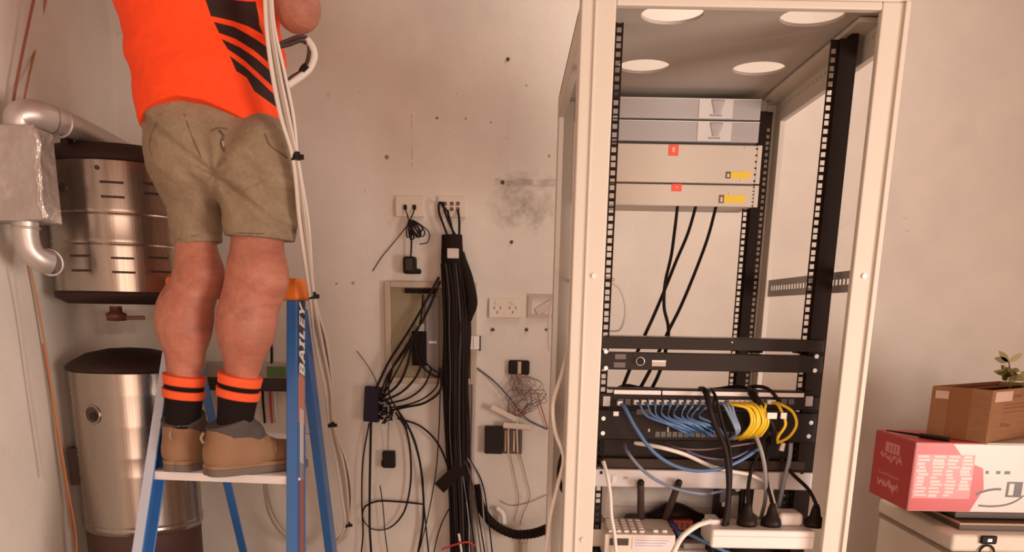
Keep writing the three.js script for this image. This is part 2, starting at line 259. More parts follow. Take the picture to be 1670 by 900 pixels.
// ------------------------------------------------------------------ units on the rear rails
const zr = -2.5;
function unit(name, label, cat, y0, y1, x0, x1, z0, z1, mat, group, r = 0.003) {
  const g = thing(name, label, cat, [(x0 + x1) / 2, y0, (z0 + z1) / 2], group);
  const body = mkw('housing', bx(x0, x1, y0, y1, z0, z1, r), mat, g); return [g, body];
}
{
  const d = 2.46, X0 = 0.2, X1 = P(1236, 240, d).x, ys = [160, 194, 197, 231, 235, 298, 300.5, 336].map(v => Yp(v, d, 1120));
  const greyMet = M([0.42, 0.4, 0.4], 0.4, 0.15), cream = M([0.62, 0.55, 0.47], 0.45);
  const gtag = 'grey switches on the rear rails';
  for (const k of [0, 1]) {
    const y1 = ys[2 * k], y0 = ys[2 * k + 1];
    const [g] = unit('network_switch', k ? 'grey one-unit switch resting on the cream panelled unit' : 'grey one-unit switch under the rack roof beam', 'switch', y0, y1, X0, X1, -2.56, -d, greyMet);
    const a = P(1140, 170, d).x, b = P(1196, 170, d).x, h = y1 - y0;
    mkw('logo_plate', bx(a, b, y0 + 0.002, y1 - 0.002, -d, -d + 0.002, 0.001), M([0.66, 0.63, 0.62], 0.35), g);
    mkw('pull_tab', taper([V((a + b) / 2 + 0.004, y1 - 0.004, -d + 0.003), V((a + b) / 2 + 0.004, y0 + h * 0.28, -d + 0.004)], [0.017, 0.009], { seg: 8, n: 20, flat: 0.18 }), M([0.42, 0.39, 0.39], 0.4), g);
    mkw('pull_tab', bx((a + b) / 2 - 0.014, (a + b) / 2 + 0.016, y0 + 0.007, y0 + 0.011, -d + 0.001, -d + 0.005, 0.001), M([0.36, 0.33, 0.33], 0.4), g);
    mkw('lit_edge_strip', bx(X0, X1, y1 - 0.0025, y1, -d, -d + 0.003, 0.001), M([0.72, 0.69, 0.67], 0.35), g);  // light along the top edge, painted in as a pale strip
  }
  const stickers = [[4, 1090, 1107, 236, 254, 1183, 1224, 280, 291, 'cream two-unit chassis with red and yellow stickers'], [6, 1095, 1112, 300, 312, 1172, 1216, 318, 331, 'cream one-unit chassis with three black cables underneath']];
  for (const [k, ra, rbx, r0, r1, ya, yb, yy0, yy1, label] of stickers) {
    const [g] = unit('equipment_chassis', label, 'chassis', ys[k + 1], ys[k], X0, X1, -2.6, -d, cream);
    const q = (px0, px1, p0, p1, m, n, e = 0.0012) => { const a = P(px0, p1, d), b = P(px1, p0, d); return mkw(n, bx(a.x, b.x, a.y, b.y, -d, -d + e), m, g); };
    q(ra, rbx, r0, r1, M([0.85, 0.1, 0.06], 0.5), 'red_sticker'); q(ra + 6, rbx - 6, r0 + 4, r1 - 6, M([0.9, 0.4, 0.28], 0.5), 'sticker_mark', 0.0018);
    q(ya + 8, yb, yy0, yy1, M([0.82, 0.58, 0.05], 0.5), 'yellow_sticker'); q(ya, ya + 9, yy0, yy1, M([0.16, 0.09, 0.05], 0.5), 'warning_mark'); q(ya + 2.5, ya + 6.5, yy0 + 3.5, yy1 - 2, M([0.75, 0.62, 0.48], 0.5), 'warning_mark', 0.0018);
    for (const px of k === 4 ? [[1093, 293], [1209, 295], [1215, 241]] : [[1190, 315]]) { const p = P(px[0], px[1], d), c = cyl(0.0025, 0.0025, 0.003, 8); c.rotateX(Math.PI / 2); mkw('screw', at(c, p.x, p.y, -d), zinc, g); }
    // folded ears on the mounting rail
    mkw('ear', bx(X1, X1 + 0.012, ys[k + 1], ys[k], -d - 0.003, -d, 0.001), cream, g);
    const c0 = P(1231, 270, d).x; for (let i = 0; i < 6; i++) mkw('ear_notch', bx(c0, c0 + 0.004, ys[k + 1] + (i + 0.3) / 6 * (ys[k] - ys[k + 1]), ys[k + 1] + (i + 0.6) / 6 * (ys[k] - ys[k + 1]), -d, -d + 0.001), blk, g);
  }
}
// ------------------------------------------------------------------ units on the front rails
const zf0 = -1.935;
const fY = (py) => Yp(py, 1.935, 1150);
const FX0 = 0.2, FX1 = 0.684;
{
  const [g] = unit('cable_tray', 'plain black one-unit shelf with open space above and below', 'shelf', fY(571), fY(551), FX0, FX1, zf0, zf0 + 0.003, blkSatin);
  mkw('shelf_plate', bx(FX0 + 0.02, FX1 - 0.02, fY(551) - 0.003, fY(551), zf0 - 0.12, zf0, 0.001), M([0.05, 0.035, 0.03], 0.3, 0.3), g);
  mkw('screw', at(new THREE.SphereGeometry(0.003, 10, 8), P(1194, 558, 1.93).x, P(1194, 558, 1.93).y, zf0 + 0.003), zinc, g);
  mkw('bracket', bx(P(1197, 570, 2.1).x, P(1222, 570, 2.1).x, fY(571) - 0.006, fY(571), zf0 - 0.115, zf0 - 0.05, 0.001), blk, g);
  mkw('bracket', bx(P(1298, 570, 2.0).x, P(1325, 570, 2.0).x, fY(571) - 0.006, fY(571), zf0 - 0.09, zf0 - 0.05, 0.001), blk, g);
}
{
  const y0 = fY(605), y1 = fY(577);
  const [g] = unit('amplifier', 'black one-unit amplifier with round knob and small window', 'amplifier', y0, y1, FX0, FX1, zf0, zf0 + 0.004, blkSatin, undefined, 0.0015);
  mkw('case', bx(FX0 + 0.024, FX1 - 0.024, y0 + 0.003, y1, zf0 - 0.045, zf0, 0.002), M([0.3, 0.24, 0.21], 0.4, 0.2), g);
  const q = (px0, px1, p0, p1, m, n, e = 0.0015) => { const a = P(px0, p1, 1.931), b = P(px1, p0, 1.931); return mkw(n, bx(a.x, b.x, a.y, b.y, zf0 + 0.003, zf0 + 0.003 + e), m, g); };
  q(1063, 1086, 588, 597, M([0.42, 0.36, 0.31], 0.3), 'display_window', 0.002); q(1063, 1086, 587.5, 590, M([0.7, 0.62, 0.56], 0.3), 'display_trim', 0.003);
  q(1003, 1021, 577.5, 585.5, M([0.14, 0.1, 0.09], 0.5), 'printed_label'); q(1001, 1020, 591, 599, M([0.13, 0.1, 0.09], 0.5), 'printed_label');
  const k = P(1044, 589, 1.931), kg = cyl(0.0075, 0.0085, 0.014, 20); kg.rotateX(Math.PI / 2); const kn = mkw('knob', at(kg, k.x, k.y, zf0 + 0.009), blk, g);
  const tr = new THREE.TorusGeometry(0.0085, 0.0015, 8, 24); mkw('knob_ring', at(tr, k.x, k.y, zf0 + 0.006), steelBright, kn);
  for (let i = 0; i < 3; i++) q(1122 + i * 55, 1123.5 + i * 55, 578, 604, M([0.05, 0.035, 0.03], 0.5), 'panel_seam', 0.0006);
}
const ports = [];
{
  const y0 = fY(666), y1 = fY(643);
  const [g] = unit('patch_panel', 'black patch panel with white label strip and plugged ports', 'patch panel', y0, y1, FX0, FX1, zf0, zf0 + 0.01, blk);
  for (const [a, b] of [[1001, 1078], [1080, 1150], [1158, 1226], [1236, 1312]]) { const p = P(a, 645, 1.925), q = P(b, 638, 1.925); mkw('label_strip', bx(p.x, q.x, fY(644.5), fY(637.5), zf0 - 0.012, zf0 + 0.011, 0.001), M([0.74, 0.68, 0.66], 0.4), g); }
  mkw('top_lip', bx(FX0 + 0.02, FX1 - 0.02, fY(637.5), fY(635), zf0 - 0.03, zf0 + 0.009, 0.001), blk, g);
  for (const px of [989, 1319]) { const p = P(px, 654, 1.925); mkw('panel_clip', bx(p.x - 0.008, p.x + 0.008, p.y - 0.011, p.y + 0.011, zf0 + 0.009, zf0 + 0.013, 0.001), M([0.4, 0.36, 0.36], 0.4), g); }
  for (let k = 0; k < 24; k++) { const px = 1012 + k * 12.1, p = P(px, 655, 1.925); ports.push(V(p.x, p.y, zf0 + 0.011)); mkw('port', bx(p.x - 0.0062, p.x + 0.0062, p.y - 0.006, p.y + 0.006, zf0 + 0.009, zf0 + 0.0115), M([0.05, 0.035, 0.035], 0.4), g); }
}
{
  const y0 = fY(719), y1 = fY(670);
  const [g] = unit('ethernet_switch', 'black two-unit switch behind the blue and yellow patch leads', 'switch', y0, y1, FX0, FX1, zf0, zf0 + 0.006, blk);
  mkw('case', bx(FX0 + 0.025, FX1 - 0.025, y0 + 0.003, y1 - 0.003, zf0 - 0.22, zf0, 0.002), blkMatte, g);
  for (let k = 0; k < 22; k++) { const p = P(1072 + k * 9.4, 708, 1.93); mkw('port', bx(p.x - 0.0052, p.x + 0.0052, p.y - 0.006, p.y + 0.006, zf0 + 0.005, zf0 + 0.0075), M([0.06, 0.045, 0.04], 0.35), g); }
  const q = (px0, px1, p0, p1, m, n, e = 0.0015) => { const a = P(px0, p1, 1.929), b = P(px1, p0, 1.929); return mkw(n, bx(a.x, b.x, a.y, b.y, zf0 + 0.005, zf0 + 0.005 + e), m, g); };
  q(1000, 1009, 671, 678, plasticWhite, 'white_tag', 0.003); q(1088, 1091, 696, 704, M([0.6, 0.5, 0.32], 0.4), 'indicator'); q(1057, 1060, 699, 704, M([0.5, 0.3, 0.2], 0.4), 'indicator'); q(1038, 1062, 668, 676, M([0.1, 0.06, 0.05], 0.5), 'printed_label');
}
{ // dark box added to stand for the shaded void below, recessed
  const y0 = fY(766), y1 = fY(721);
  const [g] = unit('dark_void_box', 'dark brown-black box added for the void under the network switch', 'chassis', y0, y1, FX0 + 0.008, FX1 - 0.008, zf0 - 0.3, zf0 - 0.03, M([0.018, 0.01, 0.008], 0.5, 0, dim));
  mkw('top_lip', bx(FX0 + 0.01, FX1 - 0.01, y0, y0 + 0.022, zf0 - 0.03, zf0 - 0.005, 0.002), M([0.045, 0.026, 0.018], 0.5, 0, dim), g);
}
{ // grey unit with ears
  const y0 = fY(796), y1 = fY(767);
  const [g] = unit('telephone_exchange', 'grey one-unit exchange with plain front above white handset shelf', 'exchange', y0, y1, FX0 - 0.004, FX1 + 0.004, zf0, zf0 + 0.006, M([0.5, 0.46, 0.45], 0.4, 0.1));
  mkw('case', bx(FX0 + 0.02, FX1 - 0.02, y0, y1, zf0 - 0.25, zf0, 0.002), M([0.45, 0.42, 0.4], 0.5), g);
  const q = (px0, px1, p0, p1, m, n, e = 0.0012) => { const a = P(px0, p1, 1.929), b = P(px1, p0, 1.929); return mkw(n, bx(a.x, b.x, a.y, b.y, zf0 + 0.005, zf0 + 0.005 + e), m, g); };
  q(998, 1006, 775, 787, M([0.62, 0.57, 0.55], 0.4), 'button_panel', 0.003); q(1016, 1024, 777, 781, M([0.3, 0.26, 0.25], 0.4), 'printed_mark');
  for (const [a, b] of [[978, 983], [1305, 1311]]) q(a, b, 768, 773, blk, 'ear_slot');
}
// ------------------------------------------------------------------ the loose gear on the lower shelf of the rack
const SH = 0.925;   // top of the lower shelf
{
  const g = thing('equipment_shelf', 'black steel shelf across the rack under the loose telephone gear', 'shelf', [0.442, SH - 0.01, -2.1]);
  mkw('shelf_plate', bx(0.2, 0.684, SH - 0.004, SH, -2.44, -1.83, 0.001), blk, g);
  mkw('front_lip', bx(0.2, 0.684, SH - 0.035, SH - 0.004, -1.833, -1.83, 0.001), blk, g);
  const e = P(976, 876, 1.92); mkw('ear_plate', bx(e.x - 0.012, e.x + 0.012, e.y - 0.022, e.y + 0.018, -1.925, -1.921, 0.001), plasticBeige, g);
}
{ // white rounded appliance at the back of the shelf
  const z = -2.06, a = P(988, 838, -z), b = P(1196, 795, -z);
  const g = thing('modem_box', 'long white rounded plastic box behind the black router', 'box', [(a.x + b.x) / 2, SH, z]);
  const y1 = b.y; mkw('body', bx(a.x, b.x, SH, y1, z - 0.17, z, 0.04), plasticWhite, g);
  mkw('seam', bx(a.x + 0.02, b.x - 0.02, y1 - 0.052, y1 - 0.05, z - 0.15, z + 0.0006), M([0.5, 0.45, 0.4], 0.5), g);
}
{ // telephone with keypad
  const x0 = 0.222, x1 = 0.372, zb = -1.965, zf = -1.86, yb = SH + 0.062, yf = SH + 0.052;
  const g = thing('desk_telephone', 'white keypad telephone with dark display at the shelf edge', 'telephone', [0.3, SH, -1.95]);
  const s = new THREE.Shape([[zf, SH], [zb, SH], [zb, yb], [zf, yf]].map(p => new THREE.Vector2(...p)));
  const body = new THREE.ExtrudeGeometry(s, { depth: x1 - x0, bevelEnabled: true, bevelSize: 0.003, bevelThickness: 0.003, bevelSegments: 2 });
  body.rotateY(-Math.PI / 2); body.translate(x1, 0, 0); mkw('base', body, plasticBeige, g);
  const slope = Math.atan2(yb - yf, zf - zb), up = (u, x) => V(x, yf + (yb - yf) * u + 0.004, zf + (zb - zf) * u);
  const keyG = rb(0.011, 0.008, 0.013, 0.002); keyG.rotateX(slope);
  for (let r = 0; r < 5; r++) for (let c = 0; c < 5; c++) { const p = up(0.16 + r * 0.17, x0 + 0.012 + c * 0.0172); mkw('key', at(keyG.clone(), p.x, p.y, p.z), plasticWhite, g); }
  for (const c of [0, 1]) { const p = up(0.2, x0 + 0.112 + c * 0.02); mkw('key', at(keyG.clone(), p.x, p.y, p.z), plasticWhite, g); }
  mkw('display', bx(x0 + 0.008, x0 + 0.05, SH + 0.03, SH + 0.046, zf, zf + 0.0045, 0.001), M([0.035, 0.02, 0.02], 0.25), g);
  mkw('label_card', bx(x0 + 0.058, x1 - 0.004, SH + 0.022, SH + 0.048, zf, zf + 0.0042, 0.0005), M([0.72, 0.66, 0.68], 0.6), g);
  for (let k = 0; k < 3; k++) mkw('printed_line', bx(x0 + 0.064, x1 - 0.012 - k * 0.006, SH + 0.042 - k * 0.006, SH + 0.0435 - k * 0.006, zf, zf + 0.0048), M([0.4, 0.36, 0.42], 0.6), g);
}
{ // white board with a fringe of terminals, continuing to the right of the telephone
  const g = thing('terminal_box', 'low white box of wiring terminals between telephone and power board', 'terminal box', [0.42, SH, -1.9]);
  mkw('base', bx(0.38, 0.462, SH, SH + 0.016, -1.98, -1.865, 0.002), plasticWhite, g);
  for (let k = 0; k < 5; k++) mkw('terminal', bx(0.384 + k * 0.015, 0.395 + k * 0.015, SH + 0.016, SH + 0.028, -1.94, -1.93, 0.001), M([0.2 + 0.1 * (k % 2), 0.18, 0.17], 0.5), g);
  mkw('wire_block', bx(0.4, 0.45, SH + 0.016, SH + 0.03, -1.92, -1.885, 0.003), M([0.3, 0.26, 0.24], 0.6), g);
}
{ // black router with two aerials
  const z = -1.995, g = thing('wireless_router', 'black flat wireless router with two upright aerials', 'router', [0.36, SH, z]);
  const a = P(1022, 835, -z), b = P(1165, 835, -z);
  mkw('body', bx(a.x, b.x, SH, a.y - 0.012, z - 0.05, z + 0.025, 0.012), blk, g);
  mkw('hump', taper([V(a.x + 0.05, a.y - 0.016, z - 0.02), V((a.x + b.x) / 2 + 0.01, a.y - 0.002, z - 0.02), V(b.x - 0.02, a.y - 0.016, z - 0.02)], [0.01, 0.024, 0.01], { flat: 1.6, seg: 16 }), blk, g);
  for (const [p, q] of [[[1045, 787], [1045, 852]], [[1107, 787], [1083, 852]]]) {
    const A = P(...p, 1.912), B = P(...q, 1.975); const an = mkw('aerial', taper([B, A], [0.0085, 0.0078], { seg: 6, n: 14 }), M([0.05, 0.032, 0.026], 0.45), g);
    mkw('aerial_tip', at(new THREE.SphereGeometry(0.0082, 14, 10), A.x, A.y, A.z), blk, an);
  }
}
{ // red terminal block
  const a = P(1095, 864, 1.96), b = P(1131, 849, 1.96), g = thing('terminal_block', 'small red wiring block on the shelf behind the telephone', 'wiring block', [(a.x + b.x) / 2, SH, -1.97]);
  mkw('stand', bx(a.x + 0.004, b.x - 0.004, SH + 0.016, a.y, -1.978, -1.962), blk, g);
  mkw('block', bx(a.x, b.x, a.y, b.y, -1.985, -1.96, 0.002), M([0.45, 0.06, 0.03], 0.5), g);
  for (let k = 0; k < 3; k++) { const x = a.x + 0.012 + k * 0.012; mkw('socket_hole', bx(x - 0.004, x + 0.004, a.y + 0.004, b.y - 0.004, -1.961, -1.9592), M([0.15, 0.02, 0.015], 0.5), g); }
}
// power board and what is plugged into it
const PB = { x0: P(1158, 872, 1.83).x, x1: 0.668, y: SH + 0.08, z0: -1.925, z1: -1.815 };
{
  const g = thing('power_board', 'white six-way power board filled with plugs', 'power board', [(PB.x0 + PB.x1) / 2, SH, -1.87]);
  mkw('body', bx(PB.x0, PB.x1, PB.y - 0.042, PB.y, PB.z0, PB.z1, 0.006), plasticWhite, g);
  for (const x of [PB.x0 + 0.02, PB.x1 - 0.03]) mkw('foot', bx(x - 0.012, x + 0.012, SH, PB.y - 0.042, PB.z0 + 0.02, PB.z1 - 0.03, 0.003), blk, g);
  mkw('seam', bx(PB.x0 + 0.004, PB.x1 - 0.004, PB.y - 0.015, PB.y - 0.0138, PB.z0 + 0.005, PB.z1 + 0.0005), M([0.45, 0.4, 0.38], 0.6), g);
  for (let k = 0; k < 3; k++) mkw('slot', bx(PB.x0 + 0.012 + k * 0.007, PB.x0 + 0.014 + k * 0.007, PB.y - 0.001, PB.y + 0.0005, PB.z0 + 0.04, PB.z0 + 0.05), blk, g);
  mkw('switch_block', bx(PB.x0 + 0.004, PB.x0 + 0.028, PB.y, PB.y + 0.012, PB.z0 + 0.01, PB.z1 - 0.04, 0.003), plasticWhite, g);
}
function wallPlug(px, py, cordPts, label, mat = blk, group) {
  const d = 1.86, p = P(px, py, d); p.y = PB.y; const g = thing('power_plug', label, 'plug', [p.x, p.y, p.z], group);
  mkw('plug_body', at(lathe([[0, 0], [0.021, 0], [0.0225, 0.006], [0.02, 0.016], [0.012, 0.024], [0.009, 0.04], [0.0055, 0.05], [0, 0.051]], 20), p.x, p.y, p.z), mat, g);
  mkw('cord', tube([V(p.x, p.y + 0.045, p.z), ...cordPts], 0.0042, { per: 7 }), mat, g); return g;
}
wallPlug(1217, 862, [[1220, 800, 1.88], [1226, 765, 1.9], [1245, 720, 1.9], [1252, 690, 1.88], [1235, 660, 1.9], [1222, 640, 1.92]], 'black plug with cord rising past yellow patch leads', blk, 'black plugs on the power board');
wallPlug(1256, 866, [[1258, 815, 1.88], [1250, 780, 1.9], [1252, 740, 1.91], [1255, 712, 1.92]], 'black plug in the middle of the white power board', blk, 'black plugs on the power board');
wallPlug(1326, 874, [[1332, 825, 1.84], [1320, 800, 1.86], [1290, 770, 1.9], [1272, 745, 1.915]], 'black plug at the end of the power board, cord curving away', blk, 'black plugs on the power board');
{
  const p = P(1285, 858, 1.88), g = thing('plug_adaptor', 'white block adaptor plugged into the power board', 'adaptor', [p.x, PB.y, p.z]);
  mkw('body', bx(p.x - 0.03, p.x + 0.024, PB.y, PB.y + 0.03, p.z - 0.032, p.z + 0.028, 0.01), plasticWhite, g);
  mkw('cord', tube([V(p.x - 0.024, PB.y + 0.024, p.z - 0.02), [1262, 820, 1.9], [1252, 790, 1.9], [1225, 775, 1.9], [1190, 768, 1.9], [1160, 760, 1.9], [1120, 742, 1.9], [1080, 730, 1.9], [1035, 722, 1.93]], 0.0048), cableWhite, g);
}
{ // dark adaptors standing behind the board
  const g = thing('power_adaptor', 'upright black power adaptor behind the power board', 'adaptor', P(1175, 842, 1.99).setY(SH));
  const a = P(1166, 845, 1.99), b = P(1188, 778, 1.99);
  mkw('body', bx(a.x, b.x, SH, b.y, -2.03, -1.985, 0.004), blk, g); mkw('face_plate', bx(a.x + 0.006, b.x - 0.002, b.y - 0.06, b.y - 0.006, -1.986, -1.983, 0.002), M([0.13, 0.11, 0.12], 0.4), g);
  mkw('marking', bx(a.x + 0.012, a.x + 0.02, a.y + 0.03, a.y + 0.04, -1.986, -1.983), plasticBeige, g);
  const p = P(1204, 826, 2.0), h = thing('junction_box', 'beige square box behind the black plugs', 'box', [p.x + 0.01, SH, -2.02]);
  mkw('body', bx(p.x - 0.018, p.x + 0.03, SH, P(1204, 808, 2.0).y, -2.05, -2.0, 0.004), plasticBeige, h);
  mkw('cover_screw', at(new THREE.SphereGeometry(0.003, 8, 6), p.x, p.y, -1.999), zinc, h);
  const q = P(1196, 783, 1.98), r = thing('red_connector', 'red capped connector hanging by the black cord', 'connector', [q.x, q.y, q.z]);
  mkw('cap', taper([P(1190, 770, 1.97), P(1197, 784, 1.97)], [0.007, 0.011], { seg: 6 }), M([0.55, 0.04, 0.04], 0.4), r);
  mkw('collar', taper([P(1197, 784, 1.97), P(1204, 800, 1.97)], [0.009, 0.006], { seg: 6 }), plasticWhite, r);
  mkw('lead', tube([[1204, 800, 1.97], [1212, 815, 1.98], [1215, 835, 2.0]], 0.003), cableBlack, r);
  const bxp = P(1293, 840, 1.96), k = thing('media_converter', 'small black box with row of indicator dots by the power board', 'converter', [bxp.x, SH, -1.99]);
  mkw('body', bx(P(1276, 850, 1.96).x, P(1308, 850, 1.96).x, SH, P(1293, 800, 1.96).y, -2.05, -1.96, 0.003), blk, k);
  for (let i = 0; i < 5; i++) { const m = P(1272 + 4, 808 + i * 11, 1.96); mkw('indicator_dot', bx(m.x + 0.003, m.x + 0.007, m.y - 0.002, m.y + 0.002, -1.961, -1.9585), plasticWhite, k); }
  mkw('emblem', bx(bxp.x + 0.004, bxp.x + 0.018, bxp.y - 0.004, bxp.y + 0.002, -1.961, -1.959), M([0.08, 0.055, 0.05], 0.5), k);
}
// thick dark trunk cables standing behind the plugs
for (const [pts, r, label] of [
  [[[1213, 782, 1.97], [1210, 815, 1.97], [1208, 850, 1.95]], 0.0075, 'thick black cable stub behind the first plug'],
  [[[1228, 785, 1.95], [1224, 820, 1.95], [1222, 850, 1.92]], 0.005, 'slim black cable stub between two plugs'],
]) { const c = mk('cable_stub', tube(pts, r), cableBlack); tag(c, label, 'cable'); }

// ------------------------------------------------------------------ patch leads
function lead(name, label, group, pts, r, mat, plugMat, plugAt) {
  const p0 = toV(pts[0]), g = thing(name, label, 'cable', p0, group);
  mkw('cord', tube(pts, r), mat, g);
  if (plugMat) { const a = plugAt ?? p0; mkw('plug', bx(a.x - 0.0055, a.x + 0.0055, a.y - 0.005, a.y + 0.005, a.z - 0.002, a.z + 0.016, 0.0015), plugMat, g); }
  return g;
}
const off = (v, x, y, z) => V(v.x + x, v.y + y, v.z + z);
for (let k = 0; k < 10; k++) {   // blue leads sweeping into the switch
  const a = ports[2 + k], e = P(1128 + k * 5.6 + rr(-2, 2), 706 + rr(-4, 6), 1.93);
  const m1 = P(1052 + k * 9.5 + rr(-3, 3), 676 + k * 0.4 + rr(-2, 3), 1.885), m2 = P(1090 + k * 8 + rr(-3, 3), 692 + rr(-3, 4), 1.872);
  lead('blue_patch_lead', 'blue network patch lead sweeping from patch panel to switch', 'blue patch leads', [a, off(a, 0.006, -0.004, 0.03), m1, m2, e], 0.0031, cableBlue, clearPlug, a);
}
for (let k = 0; k < 3; k++) {
  const a = ports[13].clone().lerp(ports[14], k * 0.5), e = P(1198 - k * 4, 716, 1.925);
  lead('grey_patch_lead', 'greyish blue patch lead curling beside the black power cord', 'greyish blue patch leads', [a, off(a, 0.008, -0.004, 0.03), P(1190 + k * 4, 678, 1.885), P(1200 + k * 3, 700, 1.88), e], 0.0031, M([0.2, 0.27, 0.38], 0.45), clearPlug, a);
}
for (let k = 0; k < 7; k++) {   // yellow leads in tight arcs
  const a = ports[14].clone().lerp(ports[19], k / 7), ex = 1196 + k * 5, bulge = 1226 + k * 4.2 + rr(-2, 2);
  lead('yellow_patch_lead', 'yellow patch lead bent in a tight arc below the panel', 'yellow patch leads', [a, off(a, 0.01, -0.002, 0.034), P(bulge - 6, 668 + rr(-2, 2), 1.875), P(bulge, 688, 1.868), P(bulge - 12, 708 + rr(-2, 2), 1.885), P(ex, 716 + rr(-3, 3), 1.925)], 0.0031, cableYellow, clearPlug, a);
}
for (const [px, bulge, ey] of [[1253, 1281, 722], [1259, 1299, 722]]) {
  const a = P(px, 655, 1.92); a.z = zf0 + 0.011;
  lead('yellow_patch_lead', bulge > 1290 ? 'outermost yellow lead looping wide of the white tags' : 'yellow lead in a narrow loop through the white tags', undefined, [a, off(a, 0.012, -0.003, 0.03), P(bulge - 6, 672, 1.875), P(bulge, 692, 1.868), P(bulge - 12, 712, 1.88), P(1268, ey, 1.9)], 0.0033, cableYellow, clearPlug, a);
}
for (const [a0, b0, c0, d0] of [[1251, 673, 1268, 683], [1273, 673, 1284, 683]]) { const a = P(a0, d0, 1.862), b = P(c0, b0, 1.862); tag(mk('cable_tag', bx(a.x, b.x, a.y, b.y, -1.866, -1.862, 0.001), plasticWhite), 'white paper tag wrapped around yellow patch leads', 'tag', 'white cable tags'); }
{ const a = P(1274, 735, 1.9), b = P(1278, 722, 1.9); tag(mk('loose_plug', taper([a, b], [0.006, 0.005], { seg: 4 }), plasticWhite), 'white loose plug hanging under the yellow loop', 'plug'); }
// long single runs across the front
const a0 = P(1010, 657, 1.92); a0.z = zf0 + 0.011;
lead('blue_patch_lead', 'long blue lead sagging from the first panel port across the front', undefined, [a0, off(a0, 0.008, -0.006, 0.025), [1035, 695, 1.88], [1064, 735, 1.87], [1095, 757, 1.87], [1130, 767, 1.87], [1170, 765, 1.87], [1205, 752, 1.88], [1240, 730, 1.9]], 0.0042, cableBlue, clearPlug, a0);
lead('grey_patch_lead', 'slate blue lead drooping low in front of the aerials', undefined, [[1018, 724, 1.925], [1024, 738, 1.88], [1050, 768, 1.87], [1080, 788, 1.87], [1110, 799, 1.87], [1145, 805, 1.88], [1180, 800, 1.96]], 0.0036, M([0.16, 0.18, 0.25], 0.5));
lead('thin_lead', 'thin dull purple lead hanging across the dark void box', undefined, [[1085, 722, 1.92], [1110, 731, 1.88], [1150, 733, 1.88], [1190, 728, 1.88], [1230, 722, 1.9]], 0.0022, M([0.14, 0.08, 0.09], 0.5));
lead('thin_lead', 'thin violet lead just above the grey exchange', undefined, [[1120, 735, 1.9], [1150, 746, 1.88], [1190, 748, 1.88], [1220, 736, 1.9]], 0.0026, M([0.13, 0.12, 0.22], 0.5));
for (const [pts, r, label, mat] of [
  [[[1142, 634, 1.95], [1150, 638, 1.9], [1156, 660, 1.875], [1165, 690, 1.87], [1182, 730, 1.865], [1188, 775, 1.86], [1187, 820, 1.855], [1180, 862, 1.85], [1170, 905, 1.845]], 0.0062, 'long black power cord dropping from panel top past the power board', cableBlack],
  [[[1160, 634, 1.95], [1168, 650, 1.89], [1178, 690, 1.88], [1190, 730, 1.875], [1192, 780, 1.87], [1188, 840, 1.86], [1186, 905, 1.85]], 0.0035, 'thinner black cord hanging beside the long power cord', cableBlack],
  [[[1228, 700, 1.9], [1240, 730, 1.88], [1247, 760, 1.88], [1249, 790, 1.89], [1247, 820, 1.93], [1240, 850, 1.955], [1236, 880, 1.96]], 0.0045, 'slate grey cord hanging down by the yellow leads', cableGrey],
  [[[1290, 722, 1.9], [1288, 745, 1.9], [1280, 780, 1.91], [1272, 815, 1.93], [1264, 850, 1.95]], 0.005, 'bluish grey lead running down by the small black box', M([0.25, 0.28, 0.33], 0.5)],
  [[[1222, 634, 1.95], [1232, 646, 1.9], [1248, 672, 1.88], [1262, 700, 1.88], [1258, 724, 1.9]], 0.0052, 'thick black cord crossing the yellow patch leads', cableBlack],
  [[[1210, 636, 2.0], [1230, 630, 1.96], [1252, 634, 1.93], [1266, 648, 1.92], [1272, 668, 1.922]], 0.004, 'black cord arching over the white label strip', cableBlack],
  [[[984, 752, 1.9], [990, 775, 1.88], [995, 805, 1.87], [997, 840, 1.86], [1002, 870, 1.852], [1005, 905, 1.845]], 0.0042, 'white cord hanging over the telephone keys', cableWhite],
  [[[1158, 850, 1.84], [1135, 858, 1.8], [1112, 876, 1.79], [1096, 905, 1.785]], 0.006, 'thick white cord curving out of the power board', cableWhite],
  [[[1105, 868, 1.9], [1125, 872, 1.86], [1150, 884, 1.835], [1185, 900, 1.82], [1210, 908, 1.82]], 0.004, 'blue lead lying in front of the power board', cableBlue],
  [[[1094, 850, 1.955], [1100, 858, 1.92], [1106, 868, 1.9], [1112, 880, 1.885]], 0.0052, 'short dark blue lead on the red wiring block', M([0.06, 0.06, 0.22], 0.4)],
]) { const v = toV(pts[0]), g = thing('rack_cord', label, 'cable', v); mkw('cord', tube(pts, r), mat, g); }
// black leads dropping from the cream chassis
for (const [pts, label] of [
  [[[1105, 336, 2.47], [1101, 370, 2.42], [1095, 415, 2.38], [1085, 460, 2.3], [1083, 500, 2.2], [1090, 545, 2.08], [1078, 600, 2.05], [1060, 640, 2.0]], 'black lead bending back on itself between the other two'],
  [[[1135, 336, 2.47], [1122, 380, 2.42], [1103, 425, 2.36], [1085, 470, 2.3], [1066, 515, 2.2], [1050, 550, 2.1], [1028, 600, 2.05], [1012, 640, 2.0]], 'black lead slanting furthest towards the white post'],
  [[[1168, 336, 2.47], [1155, 385, 2.42], [1135, 440, 2.35], [1110, 500, 2.25], [1090, 540, 2.15], [1062, 600, 2.05], [1040, 640, 2.0]], 'straight black lead from under the yellow sticker'],
]) { const v = toV(pts[0]), g = thing('drop_lead', label, 'cable', v); mkw('cord', tube(pts, 0.0042), cableBlack, g); }
